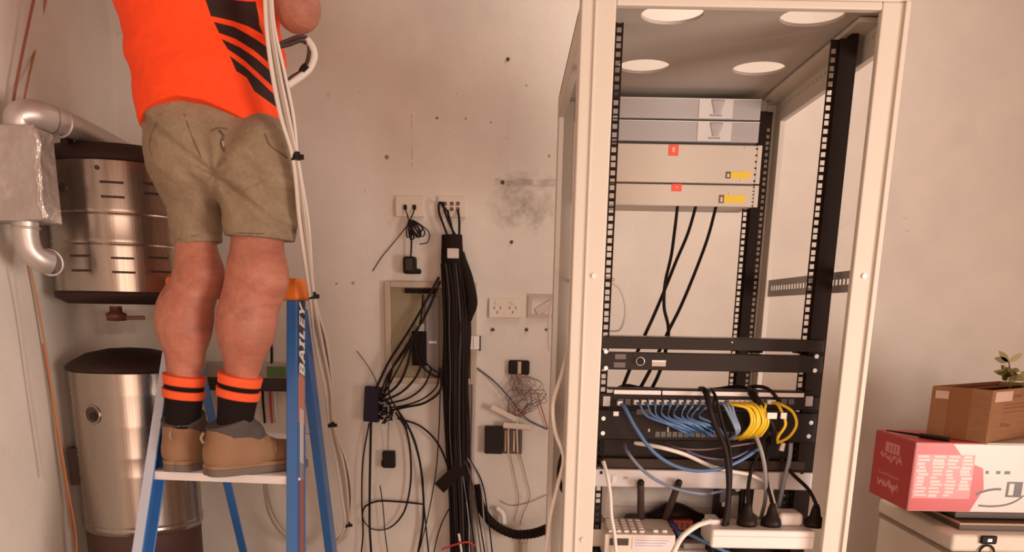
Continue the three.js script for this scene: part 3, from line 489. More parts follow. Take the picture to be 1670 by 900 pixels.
{ const g = thing('rack_cord', 'thin black wires tangled along the patch panel top', 'cable', P(1000, 640, 1.99)); mkw('cord', tube([[996, 648, 1.96], [1006, 634, 1.98], [1022, 628, 2.0], [1045, 632, 2.0], [1080, 634, 1.99], [1130, 637, 1.98]], 0.0032), cableBlack, g); mkw('cord', tube([[1130, 638, 1.98], [1170, 634, 1.98], [1205, 630, 2.0], [1240, 640, 1.97]], 0.0036), cableBlack, g); mkw('cord', tube([[1018, 628, 2.02], [1035, 634, 1.99], [1060, 634, 1.99]], 0.003), cableBlack, g); }
// white cable outside the rack's left posts, and its loop behind the rail
{ const g = thing('loose_cable', 'thin white cable hanging in a wave beside the rack post', 'cable', P(932, 560, 1.9));
  mkw('cord', tube([[945, 535, 2.0], [930, 562, 1.9], [916, 610, 1.85], [902, 660, 1.82], [906, 705, 1.82], [919, 745, 1.82], [910, 790, 1.83], [898, 840, 1.84], [890, 905, 1.85]], 0.0042), cableWhite, g); }
{ const g = thing('loose_cable', 'thin white cable looping from rack post over bare wall', 'cable', P(935, 453, 2.0));
  mkw('cord', tube([[1000, 456, 2.2], [960, 450, 2.3], [935, 455, 2.5], [915, 468, 2.62], [900, 495, 2.65], [895, 535, 2.66], [896, 572, 2.66]], 0.0042), cableWhite, g); }
{ const g = thing('loose_cable', 'faint white wire bowing out behind the front mounting rail', 'cable', P(1000, 462, 2.2));
  mkw('cord', tube([[994, 460, 2.1], [1008, 468, 2.1], [1018, 490, 2.1], [1019, 515, 2.1], [1010, 538, 2.1], [995, 540, 2.1]], 0.0022), M([0.55, 0.5, 0.44], 0.5), g); }
{ const g = thing('loose_cable', 'black cable bowing out between the rack posts low down', 'cable', P(925, 720, 2.3));
  mkw('cord', tube([[934, 715, 2.3], [920, 735, 2.3], [912, 765, 2.3], [914, 790, 2.3], [924, 810, 2.3], [932, 822, 2.3]], 0.006), cableBlack, g); }
// ------------------------------------------------------------------ stepladder
const LD = { th: 0.1, C: V(-0.796, 1.0, -2.385), lean: 0.345, tap: 0.075, hw: 0.217, bl: 0.33, bt: -0.02, top: 1.5 };
const ldW = V(Math.cos(LD.th), 0, Math.sin(LD.th)), ldD = V(Math.sin(LD.th), 0, -Math.cos(LD.th));
const ldFront = (s, y) => V().copy(LD.C).addScaledVector(ldW, s * (LD.hw + (1 - y) * LD.tap)).addScaledVector(ldD, (y - 1) * LD.lean).setY(y);
const ldBack = (s, y) => V().copy(LD.C).addScaledVector(ldW, s * (LD.hw - 0.044 + (1 - y) * LD.bt) - 0.021).addScaledVector(ldD, (LD.top - 1) * LD.lean + 0.1 + (LD.top - y) * LD.bl).setY(y);
// a straight bar from a to b with the given cross-section, its depth along ref
function bar(a, b, w, d, ref, r = 0.004) {
  const y = V().subVectors(b, a), L = y.length(); y.normalize(); const x = V().crossVectors(y, ref).normalize(), z = V().crossVectors(x, y);
  const g = new RoundedBoxGeometry(w, L, d, 2, Math.min(r, w / 2.1, d / 2.1)); g.applyMatrix4(new THREE.Matrix4().makeBasis(x, y, z)); const m = V().addVectors(a, b).multiplyScalar(0.5); g.translate(m.x, m.y, m.z); return g;
}
const ladderFont = await new FontLoader().loadAsync('fonts/droid/droid_sans_bold.typeface.json');
{
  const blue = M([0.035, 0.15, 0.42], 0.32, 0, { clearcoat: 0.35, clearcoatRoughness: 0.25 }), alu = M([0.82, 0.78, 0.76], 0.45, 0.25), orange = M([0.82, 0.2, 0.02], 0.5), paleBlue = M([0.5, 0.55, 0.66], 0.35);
  const g = thing('stepladder', 'blue fibreglass stepladder with white steps and orange top cap', 'ladder', [LD.C.x, 0, LD.C.z - 0.2]);
  for (const s of [-1, 1]) {
    const a = ldFront(s, 0.02), b = ldFront(s, LD.top - 0.03), oa = a.clone().addScaledVector(ldD, 0.036), ob = b.clone().addScaledVector(ldD, 0.036);
    const rail = mkw('front_rail', merge([bar(oa, ob, 0.006, 0.072, ldD), bar(a.clone().addScaledVector(ldW, -s * 0.012), b.clone().addScaledVector(ldW, -s * 0.012), 0.03, 0.006, ldD), bar(oa.clone().addScaledVector(ldD, 0.036).addScaledVector(ldW, -s * 0.012), ob.clone().addScaledVector(ldD, 0.036).addScaledVector(ldW, -s * 0.012), 0.03, 0.006, ldD)]), blue, g);
    if (s < 0) mkw('glare_strip', bar(a.clone().addScaledVector(ldD, -0.0035).addScaledVector(ldW, 0.011), ldFront(s, 1.34).addScaledVector(ldD, -0.0035).addScaledVector(ldW, 0.011), 0.027, 0.002, ldD, 0.001), paleBlue, rail);  // glare on the left flange, built in as a pale coloured strip
    if (s > 0) {
      // lettering on the outer face, reading upward
      const mid = ldFront(1, 1.36).addScaledVector(ldD, 0.036), upv = V().subVectors(b, a).normalize(), across = ldD.clone().addScaledVector(upv, -ldD.dot(upv)).normalize(), nrm = V().crossVectors(upv, across).normalize();
      if (nrm.dot(ldW) < 0) nrm.negate();
      const place = (geo, y, off2) => { const o = ldFront(1, y).addScaledVector(ldD, 0.036).addScaledVector(ldW, 0.0035 + off2); const X = upv, Y = V().crossVectors(nrm, X); geo.applyMatrix4(new THREE.Matrix4().makeBasis(X, Y, nrm)); geo.translate(o.x, o.y, o.z); return geo; };
      const t1 = new TextGeometry('BAILEY', { font: ladderFont, size: 0.036, depth: 0.0012, curveSegments: 4 }); t1.computeBoundingBox(); let bb = t1.boundingBox; t1.translate(-(bb.min.x + bb.max.x) / 2, -(bb.min.y + bb.max.y) / 2, 0); t1.scale(1.25, 1.15, 1);
      const pl = rb(0.235, 0.055, 0.001, 0.0005); mkw('name_plate', place(pl, 1.365, 0.0003), M([0.03, 0.035, 0.07], 0.5), rail);
      mkw('lettering', place(t1, 1.365, 0.001), M([0.8, 0.76, 0.76], 0.5), rail);
      mkw('warning_sticker', place(rb(0.2, 0.03, 0.001, 0.0005), 1.08, 0.0006), M([0.55, 0.5, 0.5], 0.5), rail);
      mkw('warning_sticker', place(rb(0.36, 0.03, 0.001, 0.0005), 0.86, 0.0006), M([0.36, 0.1, 0.07], 0.5), rail);
      mkw('warning_sticker', place(rb(0.14, 0.05, 0.0012, 0.0005), 1.2, 0.0004), M([0.5, 0.2, 0.14], 0.5), rail);
      for (let k = 0; k < 4; k++) { const r = at(new THREE.SphereGeometry(0.005, 10, 8), 0, 0, 0); const p = ldFront(1, 1.005 - k * 0.006 * 0 - k * 0.3).addScaledVector(ldD, 0.012).addScaledVector(ldW, 0.004); r.translate(p.x, p.y - 0.015, p.z); mkw('rivet', r, alu, rail); }
    }
    const c = ldBack(s, 0.02), e = ldBack(s, LD.top - 0.06);
    mkw('rear_leg', merge([bar(c, e, 0.006, 0.05, ldD), bar(c.clone().addScaledVector(ldD, -0.025).addScaledVector(ldW, -s * 0.01), e.clone().addScaledVector(ldD, -0.025).addScaledVector(ldW, -s * 0.01), 0.028, 0.005, ldD)]), blue, g);
    for (const f of [ldFront(s, 0.02).addScaledVector(ldD, 0.036), ldBack(s, 0.02)]) mkw('foot', bx(f.x - 0.025, f.x + 0.025, 0, 0.03, f.z - 0.045, f.z + 0.045, 0.006), blk, g);
  }
  for (const y of [1.0, 0.7, 0.4]) { // steps
    const a = ldFront(-1, y), b = ldFront(1, y), w = a.distanceTo(b) - 0.008, c = V().addVectors(a, b).multiplyScalar(0.5);
    const st = merge([at(rb(w, 0.004, 0.095, 0.0015), 0, -0.002, -0.045), at(rb(w, 0.024, 0.004, 0.0015), 0, -0.012, 0), at(rb(w, 0.024, 0.004, 0.0015), 0, -0.012, -0.09)]);
    st.rotateY(-LD.th); st.translate(c.x, y, c.z - 0.002); const m = mkw('step', st, alu, g);
    for (let k = 0; k < 5; k++) { const r = rb(w - 0.01, 0.0015, 0.004, 0.0007); r.translate(0, 0.0006, -0.012 - k * 0.017); r.rotateY(-LD.th); r.translate(c.x, y, c.z); mkw('tread_rib', r, alu, m); }
  }
  { const c = V().addVectors(ldFront(-1, LD.top), ldFront(1, LD.top)).multiplyScalar(0.5).addScaledVector(ldD, 0.05), w = 2 * (LD.hw + (1 - LD.top) * LD.tap) + 0.03;
    const t = rb(w, 0.06, 0.15, 0.012); t.rotateY(-LD.th); mkw('top_cap', at(t, c.x, LD.top, c.z), orange, g); }
  for (const y of [0.35, 1.05]) mkw('rear_brace', bar(ldBack(-1, y), ldBack(1, y), 0.02, 0.02, ldD), alu, g);
}

// ------------------------------------------------------------------ the worker on the ladder
{
  const D = 2.40, foot = LD.C.clone();
  const g = thing('person', 'person in orange work shirt and khaki shorts standing on the stepladder', 'person', [foot.x, 1.003, foot.z]);
  const J = {
    hipL: P(300, 262, 2.45), kneeL: P(326, 446, 2.44), calfL: P(303, 527, 2.435), ankL: P(300, 648, 2.44), solL: P(297, 712, 2.44),
    hipR: P(420, 262, 2.40), kneeR: P(420, 452, 2.385), calfR: P(405, 535, 2.38), ankR: P(388, 645, 2.38), solR: P(380, 712, 2.385),
    pelvis: P(352, 232, 2.42), waist: P(340, 150, 2.42), chest: P(322, -10, 2.42), sL: P(208, -120, 2.45), sR: P(425, -125, 2.38), neck: P(318, -165, 2.44),
    elR: P(486, 14, 2.36), wrR: P(462, -135, 2.52), elL: P(172, -235, 2.58), wrL: P(270, -330, 2.72),
  };
  const turn = 0.32;   // the body is turned a little to the right
  const skin = M([0.51, 0.21, 0.14], 0.55, 0, { map: dataTex(256, 256, (i, j) => { const n = fbm(i / 14, j / 14, 51), m = fbm(i / 50, j / 50, 57), s = hash(i, j, 5) > 0.94 ? 0.86 : 1; const v = (0.84 + 0.2 * n + 0.14 * (m - 0.5)) * s; return [255 * Math.min(1, v * 1.02), 255 * v * (0.93 + 0.1 * m), 255 * v * (0.92 + 0.1 * m)]; }), bumpMap: greyNoise(256, 61, 30), bumpScale: 0.0012 });
  // head, with a face, ears and a nose
  const hd = J.neck.clone().add(V(0.01, 0.19, -0.03));
  const fwd = V(Math.sin(turn), 0.3, -Math.cos(turn)).normalize(), side = V(Math.cos(turn), 0, Math.sin(turn));
  const on = (f, u, s) => hd.clone().addScaledVector(fwd, f).add(V(0, u, 0)).addScaledVector(side, s);
  const headParts = [ell(hd, 0.077, 0.115, 0.098, turn), ell(on(0.03, -0.065, 0), 0.055, 0.05, 0.06, turn), cone(on(0.09, 0.02, 0), on(0.112, -0.022, 0), 0.009, 0.014), ell(on(-0.005, -0.005, 0.078), 0.01, 0.03, 0.02, turn), ell(on(-0.005, -0.005, -0.078), 0.01, 0.03, 0.02, turn), ell(on(0.088, -0.06, 0), 0.022, 0.008, 0.01, turn)];
  const eyeHoles = [ell(on(0.093, 0.018, 0.032), 0.014, 0.008, 0.008, turn), ell(on(0.093, 0.018, -0.032), 0.014, 0.008, 0.008, turn)];
  const calfBulge = (k, a, dx, r) => ell(k.clone().lerp(a, 0.5).add(V(dx, 0.045, 0.022)), r, 0.085, r * 0.9);
  const bones = [
    cone(J.hipL, J.kneeL, 0.045, 0.0565), cone(J.kneeL, J.calfL, 0.0575, 0.062), cone(J.calfL, J.ankL, 0.062, 0.041), cone(J.ankL, J.solL, 0.041, 0.036), ell(J.calfL.clone().add(V(-0.008, 0.012, 0.018)), 0.062, 0.09, 0.058),
    cone(J.hipR, J.kneeR, 0.055, 0.073), cone(J.kneeR, J.calfR, 0.073, 0.064), cone(J.calfR, J.ankR, 0.061, 0.037), cone(J.ankR, J.solR, 0.037, 0.032), ell(J.calfR.clone().add(V(-0.016, 0.008, 0.018)), 0.06, 0.095, 0.058),
    ell(J.pelvis, 0.17, 0.11, 0.105, turn), cone(J.pelvis, J.waist, 0.115, 0.11), cone(J.waist, J.chest, 0.11, 0.125), ell(J.chest.clone().add(V(0, 0.05, 0)), 0.165, 0.16, 0.105, turn),
    cone(J.sL, J.sR, 0.055, 0.055), cone(J.chest, J.neck, 0.1, 0.058), cone(J.neck, hd, 0.057, 0.06),
    cone(J.sR, J.elR, 0.055, 0.045), cone(J.elR, J.wrR, 0.046, 0.029), cone(J.sL, J.elL, 0.055, 0.042), cone(J.elL, J.wrL, 0.042, 0.029),
  ];
  const hands = [];
  for (const [w, el, s] of [[J.wrR, J.elR, 1], [J.wrL, J.elL, -1]]) {   // palm, four fingers and a thumb closing on the cables
    const ax = V().subVectors(w, el).normalize(), lat = V().crossVectors(ax, V(0, 0, 1)).normalize().multiplyScalar(s), fr = V().crossVectors(ax, lat).normalize();
    const q = (a, b, c) => w.clone().addScaledVector(ax, a).addScaledVector(lat, b).addScaledVector(fr, c);
    hands.push([cone(w, q(0.05, 0, 0), 0.028, 0.03), 1], [cone(q(0.04, -0.022, 0), q(0.085, -0.026, 0), 0.018, 0.014), 1], [cone(q(0.04, 0.022, 0), q(0.085, 0.026, 0), 0.018, 0.014), 1]);
    [[-0.032, 0.036], [-0.011, 0.042], [0.011, 0.04], [0.031, 0.031]].forEach(([l, len]) => { const a = q(0.088, l, 0), b = q(0.088 + len * 0.8, l, 0.014), c = q(0.088 + len * 0.75, l, 0.014 + len * 0.75); hands.push([cone(a, b, 0.0095, 0.009), 0], [cone(b, c, 0.009, 0.0078), 0]); });
    hands.push([cone(q(0.03, -0.034, 0.008), q(0.06, -0.055, 0.024), 0.012, 0.01), 0], [cone(q(0.06, -0.055, 0.024), q(0.084, -0.04, 0.042), 0.01, 0.0085), 0]);
  }
  const bodySdf = (x, y, z) => {
    let d = 9; for (let i = 0; i < 5; i++) d = smin(d, bones[i](x, y, z), 0.035);
    let e = 9; for (let i = 5; i < 10; i++) e = smin(e, bones[i](x, y, z), 0.035);
    d = Math.min(d, e);
    let u = 9; for (let i = 10; i < bones.length; i++) u = smin(u, bones[i](x, y, z), 0.04);
    if (y > 2.2) { for (const [h, k] of hands) u = k ? smin(u, h(x, y, z), 0.02) : smin(u, h(x, y, z), 0.006); for (const h of headParts) u = smin(u, h(x, y, z), 0.014); for (const h of eyeHoles) u = Math.max(u, -h(x, y, z)); }
    return y > 1.7 ? smin(d, u, 0.05) : d;
  };
  const body = solid(bodySdf, [-1.5, 1.02, -2.95], [-0.3, 2.98, -2.18], 0.0105);
  { const p = body.attributes.position, uv = []; for (let i = 0; i < p.count; i++) uv.push((p.getX(i) + 0.6 * p.getZ(i)) * 3, p.getY(i) * 3); body.setAttribute('uv', new THREE.Float32BufferAttribute(uv, 2)); }
  mkw('body', body, skin, g);
  // hair
  const hairS = (x, y, z) => Math.max(smin(ell(hd.clone().add(V(0, 0.008, 0)), 0.084, 0.12, 0.106, turn)(x, y, z), 9, 0.01), (x - hd.x) * fwd.x + (y - hd.y) * fwd.y * 0.2 + (z - hd.z) * fwd.z - 0.035 - 0.6 * Math.max(0, y - hd.y), hd.y - 0.06 - y);
  mkw('hair', solid(hairS, [hd.x - 0.15, hd.y - 0.15, hd.z - 0.17], [hd.x + 0.15, hd.y + 0.17, hd.z + 0.17], 0.009), M([0.05, 0.03, 0.02], 0.7), g);

  // shorts
  const khaki = M([0.37, 0.275, 0.18], 0.85, 0, { bumpMap: greyNoise(512, 71, 120), bumpScale: 0.0006, map: dataTex(256, 256, (i, j) => { const n = 0.9 + 0.14 * (fbm(i / 6, j / 6, 81) - 0.5) + 0.1 * (fbm(i / 40, j / 40, 83) - 0.5), w = ((i + j) % 4 < 2 ? 0.97 : 1.0) * n * 255; return [w, w, w]; }) });
  const hemL = P(326, 398, 2.45), hemR = P(420, 390, 2.385), hL = P(298, 268, 2.43), hR = P(424, 268, 2.385), wst = P(348, 175, 2.42), mid = P(358, 238, 2.41), thL = P(317, 330, 2.45), thR = P(424, 330, 2.385);
  const sb = [cone(hL, thL, 0.086, 0.069), cone(thL, hemL.clone().add(V(0, -0.05, 0)), 0.069, 0.059), cone(hR, thR, 0.102, 0.097), cone(thR, hemR.clone().add(V(0, -0.05, 0)), 0.097, 0.083), ell(mid, 0.172, 0.13, 0.12, turn), ell(wst, 0.18, 0.1, 0.114, turn), ell(P(301, 252, 2.37), 0.07, 0.09, 0.065), ell(P(415, 256, 2.33), 0.09, 0.09, 0.07)];
  const crotch = P(348, 282, 2.3), foldY = P(400, 299, 2.28).y, cleftA = P(330, 250, 2.28), cleftB = P(352, 320, 2.3);
  const shortSdf = (x, y, z) => {
    let l = smin(sb[0](x, y, z), sb[1](x, y, z), 0.03), r = smin(sb[2](x, y, z), sb[3](x, y, z), 0.03), t = smin(smin(sb[4](x, y, z), sb[5](x, y, z), 0.05), smin(sb[6](x, y, z), sb[7](x, y, z), 0.03), 0.035);
    l = smin(l, t, 0.045); r = smin(r, t, 0.045); let d = smin(l, r, 0.006); if (d > 0.03) return d;
    const q = (x - cleftA.x) + 0.2 * (y - cleftA.y);   // folds of cloth radiating from the seat
    { const ax = x - crotch.x, ay = y - crotch.y, rr2 = Math.hypot(ax, ay); if (z > -2.44) d += 0.0038 * Math.sin(7 * Math.atan2(ay, ax) + 1.2) * Math.exp(-Math.pow((rr2 - 0.09) / 0.07, 2)); }
    d += 0.005 * Math.sin(62 * (y + 0.55 * x + 0.012 * Math.sin(40 * x)) + 5 * fbm(x * 9, y * 9, 91)) * Math.exp(-Math.pow((y - (thR.y + 0.02)) / 0.13, 2)) * (x > -0.79 ? 1 : 0.5);
    d += 0.011 * (fbm(x * 13 + 0.6 * y * 13, y * 17, 95) - 0.5);
    d += 0.007 * Math.exp(-Math.pow((y + 0.75 * x - (cleftA.y + 0.75 * cleftA.x) + 0.03) / 0.011, 2)) * (z > -2.42 ? 1 : 0);
    if (x > crotch.x && z > -2.42) d += 0.006 * Math.exp(-Math.pow((y - foldY - 0.02 * Math.sin(30 * x)) / 0.006, 2)) * Math.exp(-Math.pow((x + 0.68) / 0.09, 2));
    const cutL = hemL.y + 0.1 * (x - hemL.x), cutR = hemR.y - 0.06 * (x - hemR.x) + 0.001;
    const c = x < (hemL.x + 0.075) ? cutL : cutR;
    return Math.max(d, c - y, y - wst.y - 0.05);
  };
  const sh = solid(shortSdf, [-1.06, 1.54, -2.66], [-0.46, 2.05, -2.16], 0.006);
  { const p = sh.attributes.position, uv = []; for (let i = 0; i < p.count; i++) uv.push((p.getX(i) + 0.5 * p.getZ(i)) * 4, p.getY(i) * 4); sh.setAttribute('uv', new THREE.Float32BufferAttribute(uv, 2)); }
  const shorts = mkw('shorts', sh, khaki, g); shorts.userData.label = 'creased khaki cargo shorts';
  // details that sit on the cloth: seams, pocket zip, belt line
  const onCloth = (sdf, px, py, lift = 0.001) => { let lo = 2.0, hi = 2.45; const a = P(px, py, 1); const dir = V(a.x, a.y - EYE, a.z); for (let t = 2.1; t < 2.6; t += 0.002) { const q = dir.clone().multiplyScalar(t); q.y += EYE; if (sdf(q.x, q.y, q.z) < lift) return q; } return P(px, py, 2.35); };
  const seam = (name, list, r, m, sdf = shortSdf, parent = shorts) => mkw(name, tube(list.map(p => onCloth(sdf, p[0], p[1])), r, { n: 6, per: 6 }), m, parent);
  const darkKhaki = M([0.16, 0.105, 0.06], 0.9);
  seam('seat_seam', [[300, 185], [312, 220], [325, 250], [334, 272]], 0.0016, darkKhaki);
  seam('pocket_seam', [[345, 213], [358, 209], [372, 211]], 0.0022, darkKhaki);
  seam('pocket_zip', [[358, 213], [364, 222], [361, 234], [366, 247]], 0.0026, M([0.1, 0.06, 0.04], 0.5)); seam('zip_pull', [[361, 218], [363, 230], [364, 242]], 0.0012, M([0.6, 0.56, 0.5], 0.4, 0.6));
  seam('pocket_seam', [[432, 218], [440, 236], [462, 252], [470, 258]], 0.0018, darkKhaki); seam('side_seam', [[262, 185], [248, 215], [244, 240], [262, 280]], 0.0014, darkKhaki);
  seam('hem_stitch', [[366, 378], [392, 380], [430, 381], [468, 377]], 0.0014, darkKhaki); seam('hem_stitch', [[292, 390], [318, 384], [352, 381]], 0.0013, darkKhaki);

  // shirt, longer on one side
  const shirtTex = canvasTex(1024, 1024, (c) => {
    c.fillStyle = '#ff4a0e'; c.fillRect(0, 0, 1024, 1024);
    const to = (px, py) => { const p = P(px, py, 2.315); return [(p.x + 1.15) / 0.8 * 1024, (2.65 - p.y) / 0.8 * 1024]; };
    c.fillStyle = '#2a0f0b';
    for (const poly of [[[342, 6], [372, 0], [410, -6], [414, 30], [420, 46], [400, 38], [380, 34], [350, 32]], [[354, 41], [382, 44], [408, 56], [432, 70], [434, 96], [410, 78], [385, 64], [362, 58]], [[366, 68], [392, 78], [415, 92], [436, 110], [440, 136], [418, 116], [398, 98], [376, 84]], [[379, 95], [400, 110], [424, 132], [442, 150], [450, 172], [432, 160], [412, 146], [402, 126], [388, 118]], [[332, -20], [404, -32], [408, -10], [338, -2]]]) { c.beginPath(); poly.forEach((q, i) => i ? c.lineTo(...to(...q)) : c.moveTo(...to(...q))); c.closePath(); c.fill(); }
    c.strokeStyle = '#f2693c'; c.lineWidth = 5; c.beginPath(); [[412, 2], [422, 40], [424, 50]].forEach((q, i) => i ? c.lineTo(...to(...q)) : c.moveTo(...to(...q))); c.stroke();
  });
  const orangeCloth = M(0xffffff, 0.8, 0, { map: shirtTex, bumpMap: greyNoise(512, 101, 140), bumpScale: 0.0005 });
  const ts = [ell(P(352, 196, 2.41), 0.186, 0.17, 0.148, turn), ell(P(336, 90, 2.41), 0.194, 0.14, 0.135, turn), ell(P(319, -20, 2.42), 0.205, 0.16, 0.145, turn), cone(J.sL, J.sR, 0.085, 0.085), cone(J.sR, J.sR.clone().lerp(J.elR, 0.62), 0.082, 0.074), cone(J.sL, J.sL.clone().lerp(J.elL, 0.6), 0.08, 0.07), cone(P(320, 20, 2.42), P(318, -120, 2.43), 0.13, 0.11)];
  const hemPts = [[215, 190], [240, 176], [300, 166], [340, 172], [380, 186], [425, 205], [470, 219]].map(q => P(...q, 2.31));
  const hem = (x) => { if (x <= hemPts[0].x) return hemPts[0].y; for (let i = 1; i < hemPts.length; i++) if (x < hemPts[i].x) { const a = hemPts[i - 1], b = hemPts[i]; return a.y + (b.y - a.y) * (x - a.x) / (b.x - a.x); } return hemPts[6].y; };
  const shirtSdf = (x, y, z) => {
    let d = 9; for (const f of ts) d = smin(d, f(x, y, z), 0.05);
    if (d > 0.03) return d;
    d += 0.012 * (fbm(x * 7 + y * 5, y * 11 - x * 4, 111) - 0.5) + 0.0025 * Math.sin(38 * (y - 0.5 * x) + 4 * fbm(x * 6, y * 6, 113)) * Math.exp(-Math.pow((y - 2.0) / 0.06, 2));
    const n = Math.hypot(x - J.neck.x, (y - J.neck.y - 0.07) * 0.8, z - J.neck.z) - 0.078;
    return Math.max(d, hem(x) + 0.15 * (z + 2.28) - y, -n);
  };
  const sg = solid(shirtSdf, [-1.24, 1.8, -2.82], [-0.38, 2.6, -2.16], 0.0065);
  { const p = sg.attributes.position, uv = []; for (let i = 0; i < p.count; i++) { const back = p.getZ(i) > -2.46; uv.push(back ? (p.getX(i) + 1.15) / 0.8 : 0.02, back ? 1 - (2.65 - p.getY(i)) / 0.8 : 0.02); } sg.setAttribute('uv', new THREE.Float32BufferAttribute(uv, 2)); }
  const shirt = mkw('shirt', sg, orangeCloth, g); shirt.userData.label = 'bright orange work shirt with black side flashes';
  seam('hem_slit', [[430, 191], [433, 199], [437, 207]], 0.0028, M([0.06, 0.02, 0.015], 0.8), shirtSdf, shirt);

  // socks and boots
  const sockBlack = M([0.014, 0.008, 0.008], 0.9, 0, dim), sockOrange = M([0.95, 0.12, 0.03], 0.8), tan = M([0.3, 0.165, 0.088], 0.75, 0, { bumpMap: greyNoise(256, 121, 60), bumpScale: 0.0008 }), charcoal = M([0.085, 0.07, 0.065], 0.85), soleM = M([0.17, 0.13, 0.105], 0.8), midM = M([0.3, 0.18, 0.1], 0.8);
  for (const [top, ank, low, r0, dir, back] of [[P(301, 612, 2.435), J.ankL, J.solL, 0.054, 0.14, 0.055], [P(392, 612, 2.38), J.ankR, J.solR, 0.055, 0.86, 0.078]]) {
    const heel = V(low.x - Math.sin(dir) * back, 1.0025, low.z + Math.cos(dir) * back);
    const axis = V().subVectors(low, top), sock = mkw('sock', taper([top, top.clone().lerp(low, 0.35), top.clone().lerp(low, 0.75), low], [r0 + 0.002, r0 - 0.003, r0 - 0.007, 0.036], { seg: 24, n: 28 }), sockBlack, g);
    for (const [a, b] of [[-0.01, 0.15], [0.22, 0.36]]) mkw('stripe', taper([top.clone().addScaledVector(axis, a), top.clone().addScaledVector(axis, b)], [r0 + 0.0045, r0 + 0.002], { seg: 6, n: 28 }), sockOrange, sock);
    // boot: local x to the toe, y up, z across
    const place = (geo) => { geo.rotateY(Math.PI / 2 - dir); geo.translate(heel.x, heel.y, heel.z); return geo; };
    const up = [cone(V(0.045, 0.055, 0), V(0.12, 0.05, 0), 0.047, 0.046), cone(V(0.12, 0.05, 0), V(0.235, 0.042, 0), 0.044, 0.04), cone(V(0.05, 0.05, 0), V(0.066, 0.125, 0), 0.048, 0.052), cone(V(0.07, 0.115, 0), V(0.15, 0.072, 0), 0.046, 0.034)];
    const bs = (x, y, z) => { let d = 9; for (const f of up) d = smin(d, f(x, y, z), 0.03); d += 0.002 * (fbm(x * 40, (y + z) * 40, 131) - 0.5); return Math.max(d, 0.022 - y, y - 0.138 - 0.2 * (x - 0.05)); };
    const boot = mkw('boot', place(solid(bs, [-0.04, 0.0, -0.09], [0.31, 0.19, 0.09], 0.0055)), tan, g); boot.userData.label = 'tan leather work boot with charcoal collar';
    const cs = (x, y, z) => { let d = cone(V(0.056, 0.085, 0), V(0.067, 0.16, 0), 0.052, 0.059)(x, y, z); d = smin(d, cone(V(0.08, 0.13, 0), V(0.125, 0.105, 0), 0.048, 0.044)(x, y, z), 0.03); return Math.max(d, 0.122 - 0.5 * Math.abs(x - 0.02) * (x > 0.02 ? 1 : 0) - y, y - 0.142 - 0.3 * (x - 0.05)); };
    mkw('collar', place(solid(cs, [-0.03, 0.04, -0.09], [0.2, 0.2, 0.09], 0.005)), charcoal, boot);
    const fp = new THREE.Shape(); fp.moveTo(0.0, 0.0); fp.bezierCurveTo(-0.012, 0.04, 0.03, 0.05, 0.08, 0.044); fp.bezierCurveTo(0.14, 0.04, 0.17, 0.052, 0.22, 0.05); fp.bezierCurveTo(0.27, 0.046, 0.292, 0.02, 0.288, 0); fp.bezierCurveTo(0.29, -0.03, 0.26, -0.05, 0.21, -0.048); fp.bezierCurveTo(0.16, -0.046, 0.12, -0.038, 0.08, -0.043); fp.bezierCurveTo(0.03, -0.05, -0.012, -0.04, 0, 0);
    const ex = (h, y, sc) => { const q = new THREE.ExtrudeGeometry(fp, { depth: h, bevelEnabled: true, bevelSize: 0.003, bevelThickness: 0.003, bevelSegments: 2, curveSegments: 10 }); q.rotateX(-Math.PI / 2); q.scale(sc, 1, sc); q.translate(0.0, y, 0); return place(q); };
    mkw('sole', ex(0.014, 0.003, 1.02), soleM, boot); mkw('midsole', ex(0.006, 0.022, 1.0), midM, boot);
    for (let k = 0; k < 4; k++) { const x = 0.125 + k * 0.02, y = 0.128 - k * 0.013; mkw('lace', place(taper([V(x, y - 0.03, 0.042), V(x + 0.006, y - 0.004, 0.02), V(x + 0.008, y, 0), V(x + 0.006, y - 0.004, -0.02), V(x, y - 0.03, -0.042)], [0.0025, 0.0025, 0.0025, 0.0025, 0.0025], { seg: 14, n: 6 })), M([0.4, 0.24, 0.14], 0.8), boot); }
    mkw('heel_tab', place(taper([V(-0.004, 0.118, 0), V(-0.012, 0.104, 0), V(-0.006, 0.09, 0)], [0.004, 0.004, 0.004], { seg: 8, n: 8 })), M([0.3, 0.2, 0.13], 0.7), boot);
  }
}
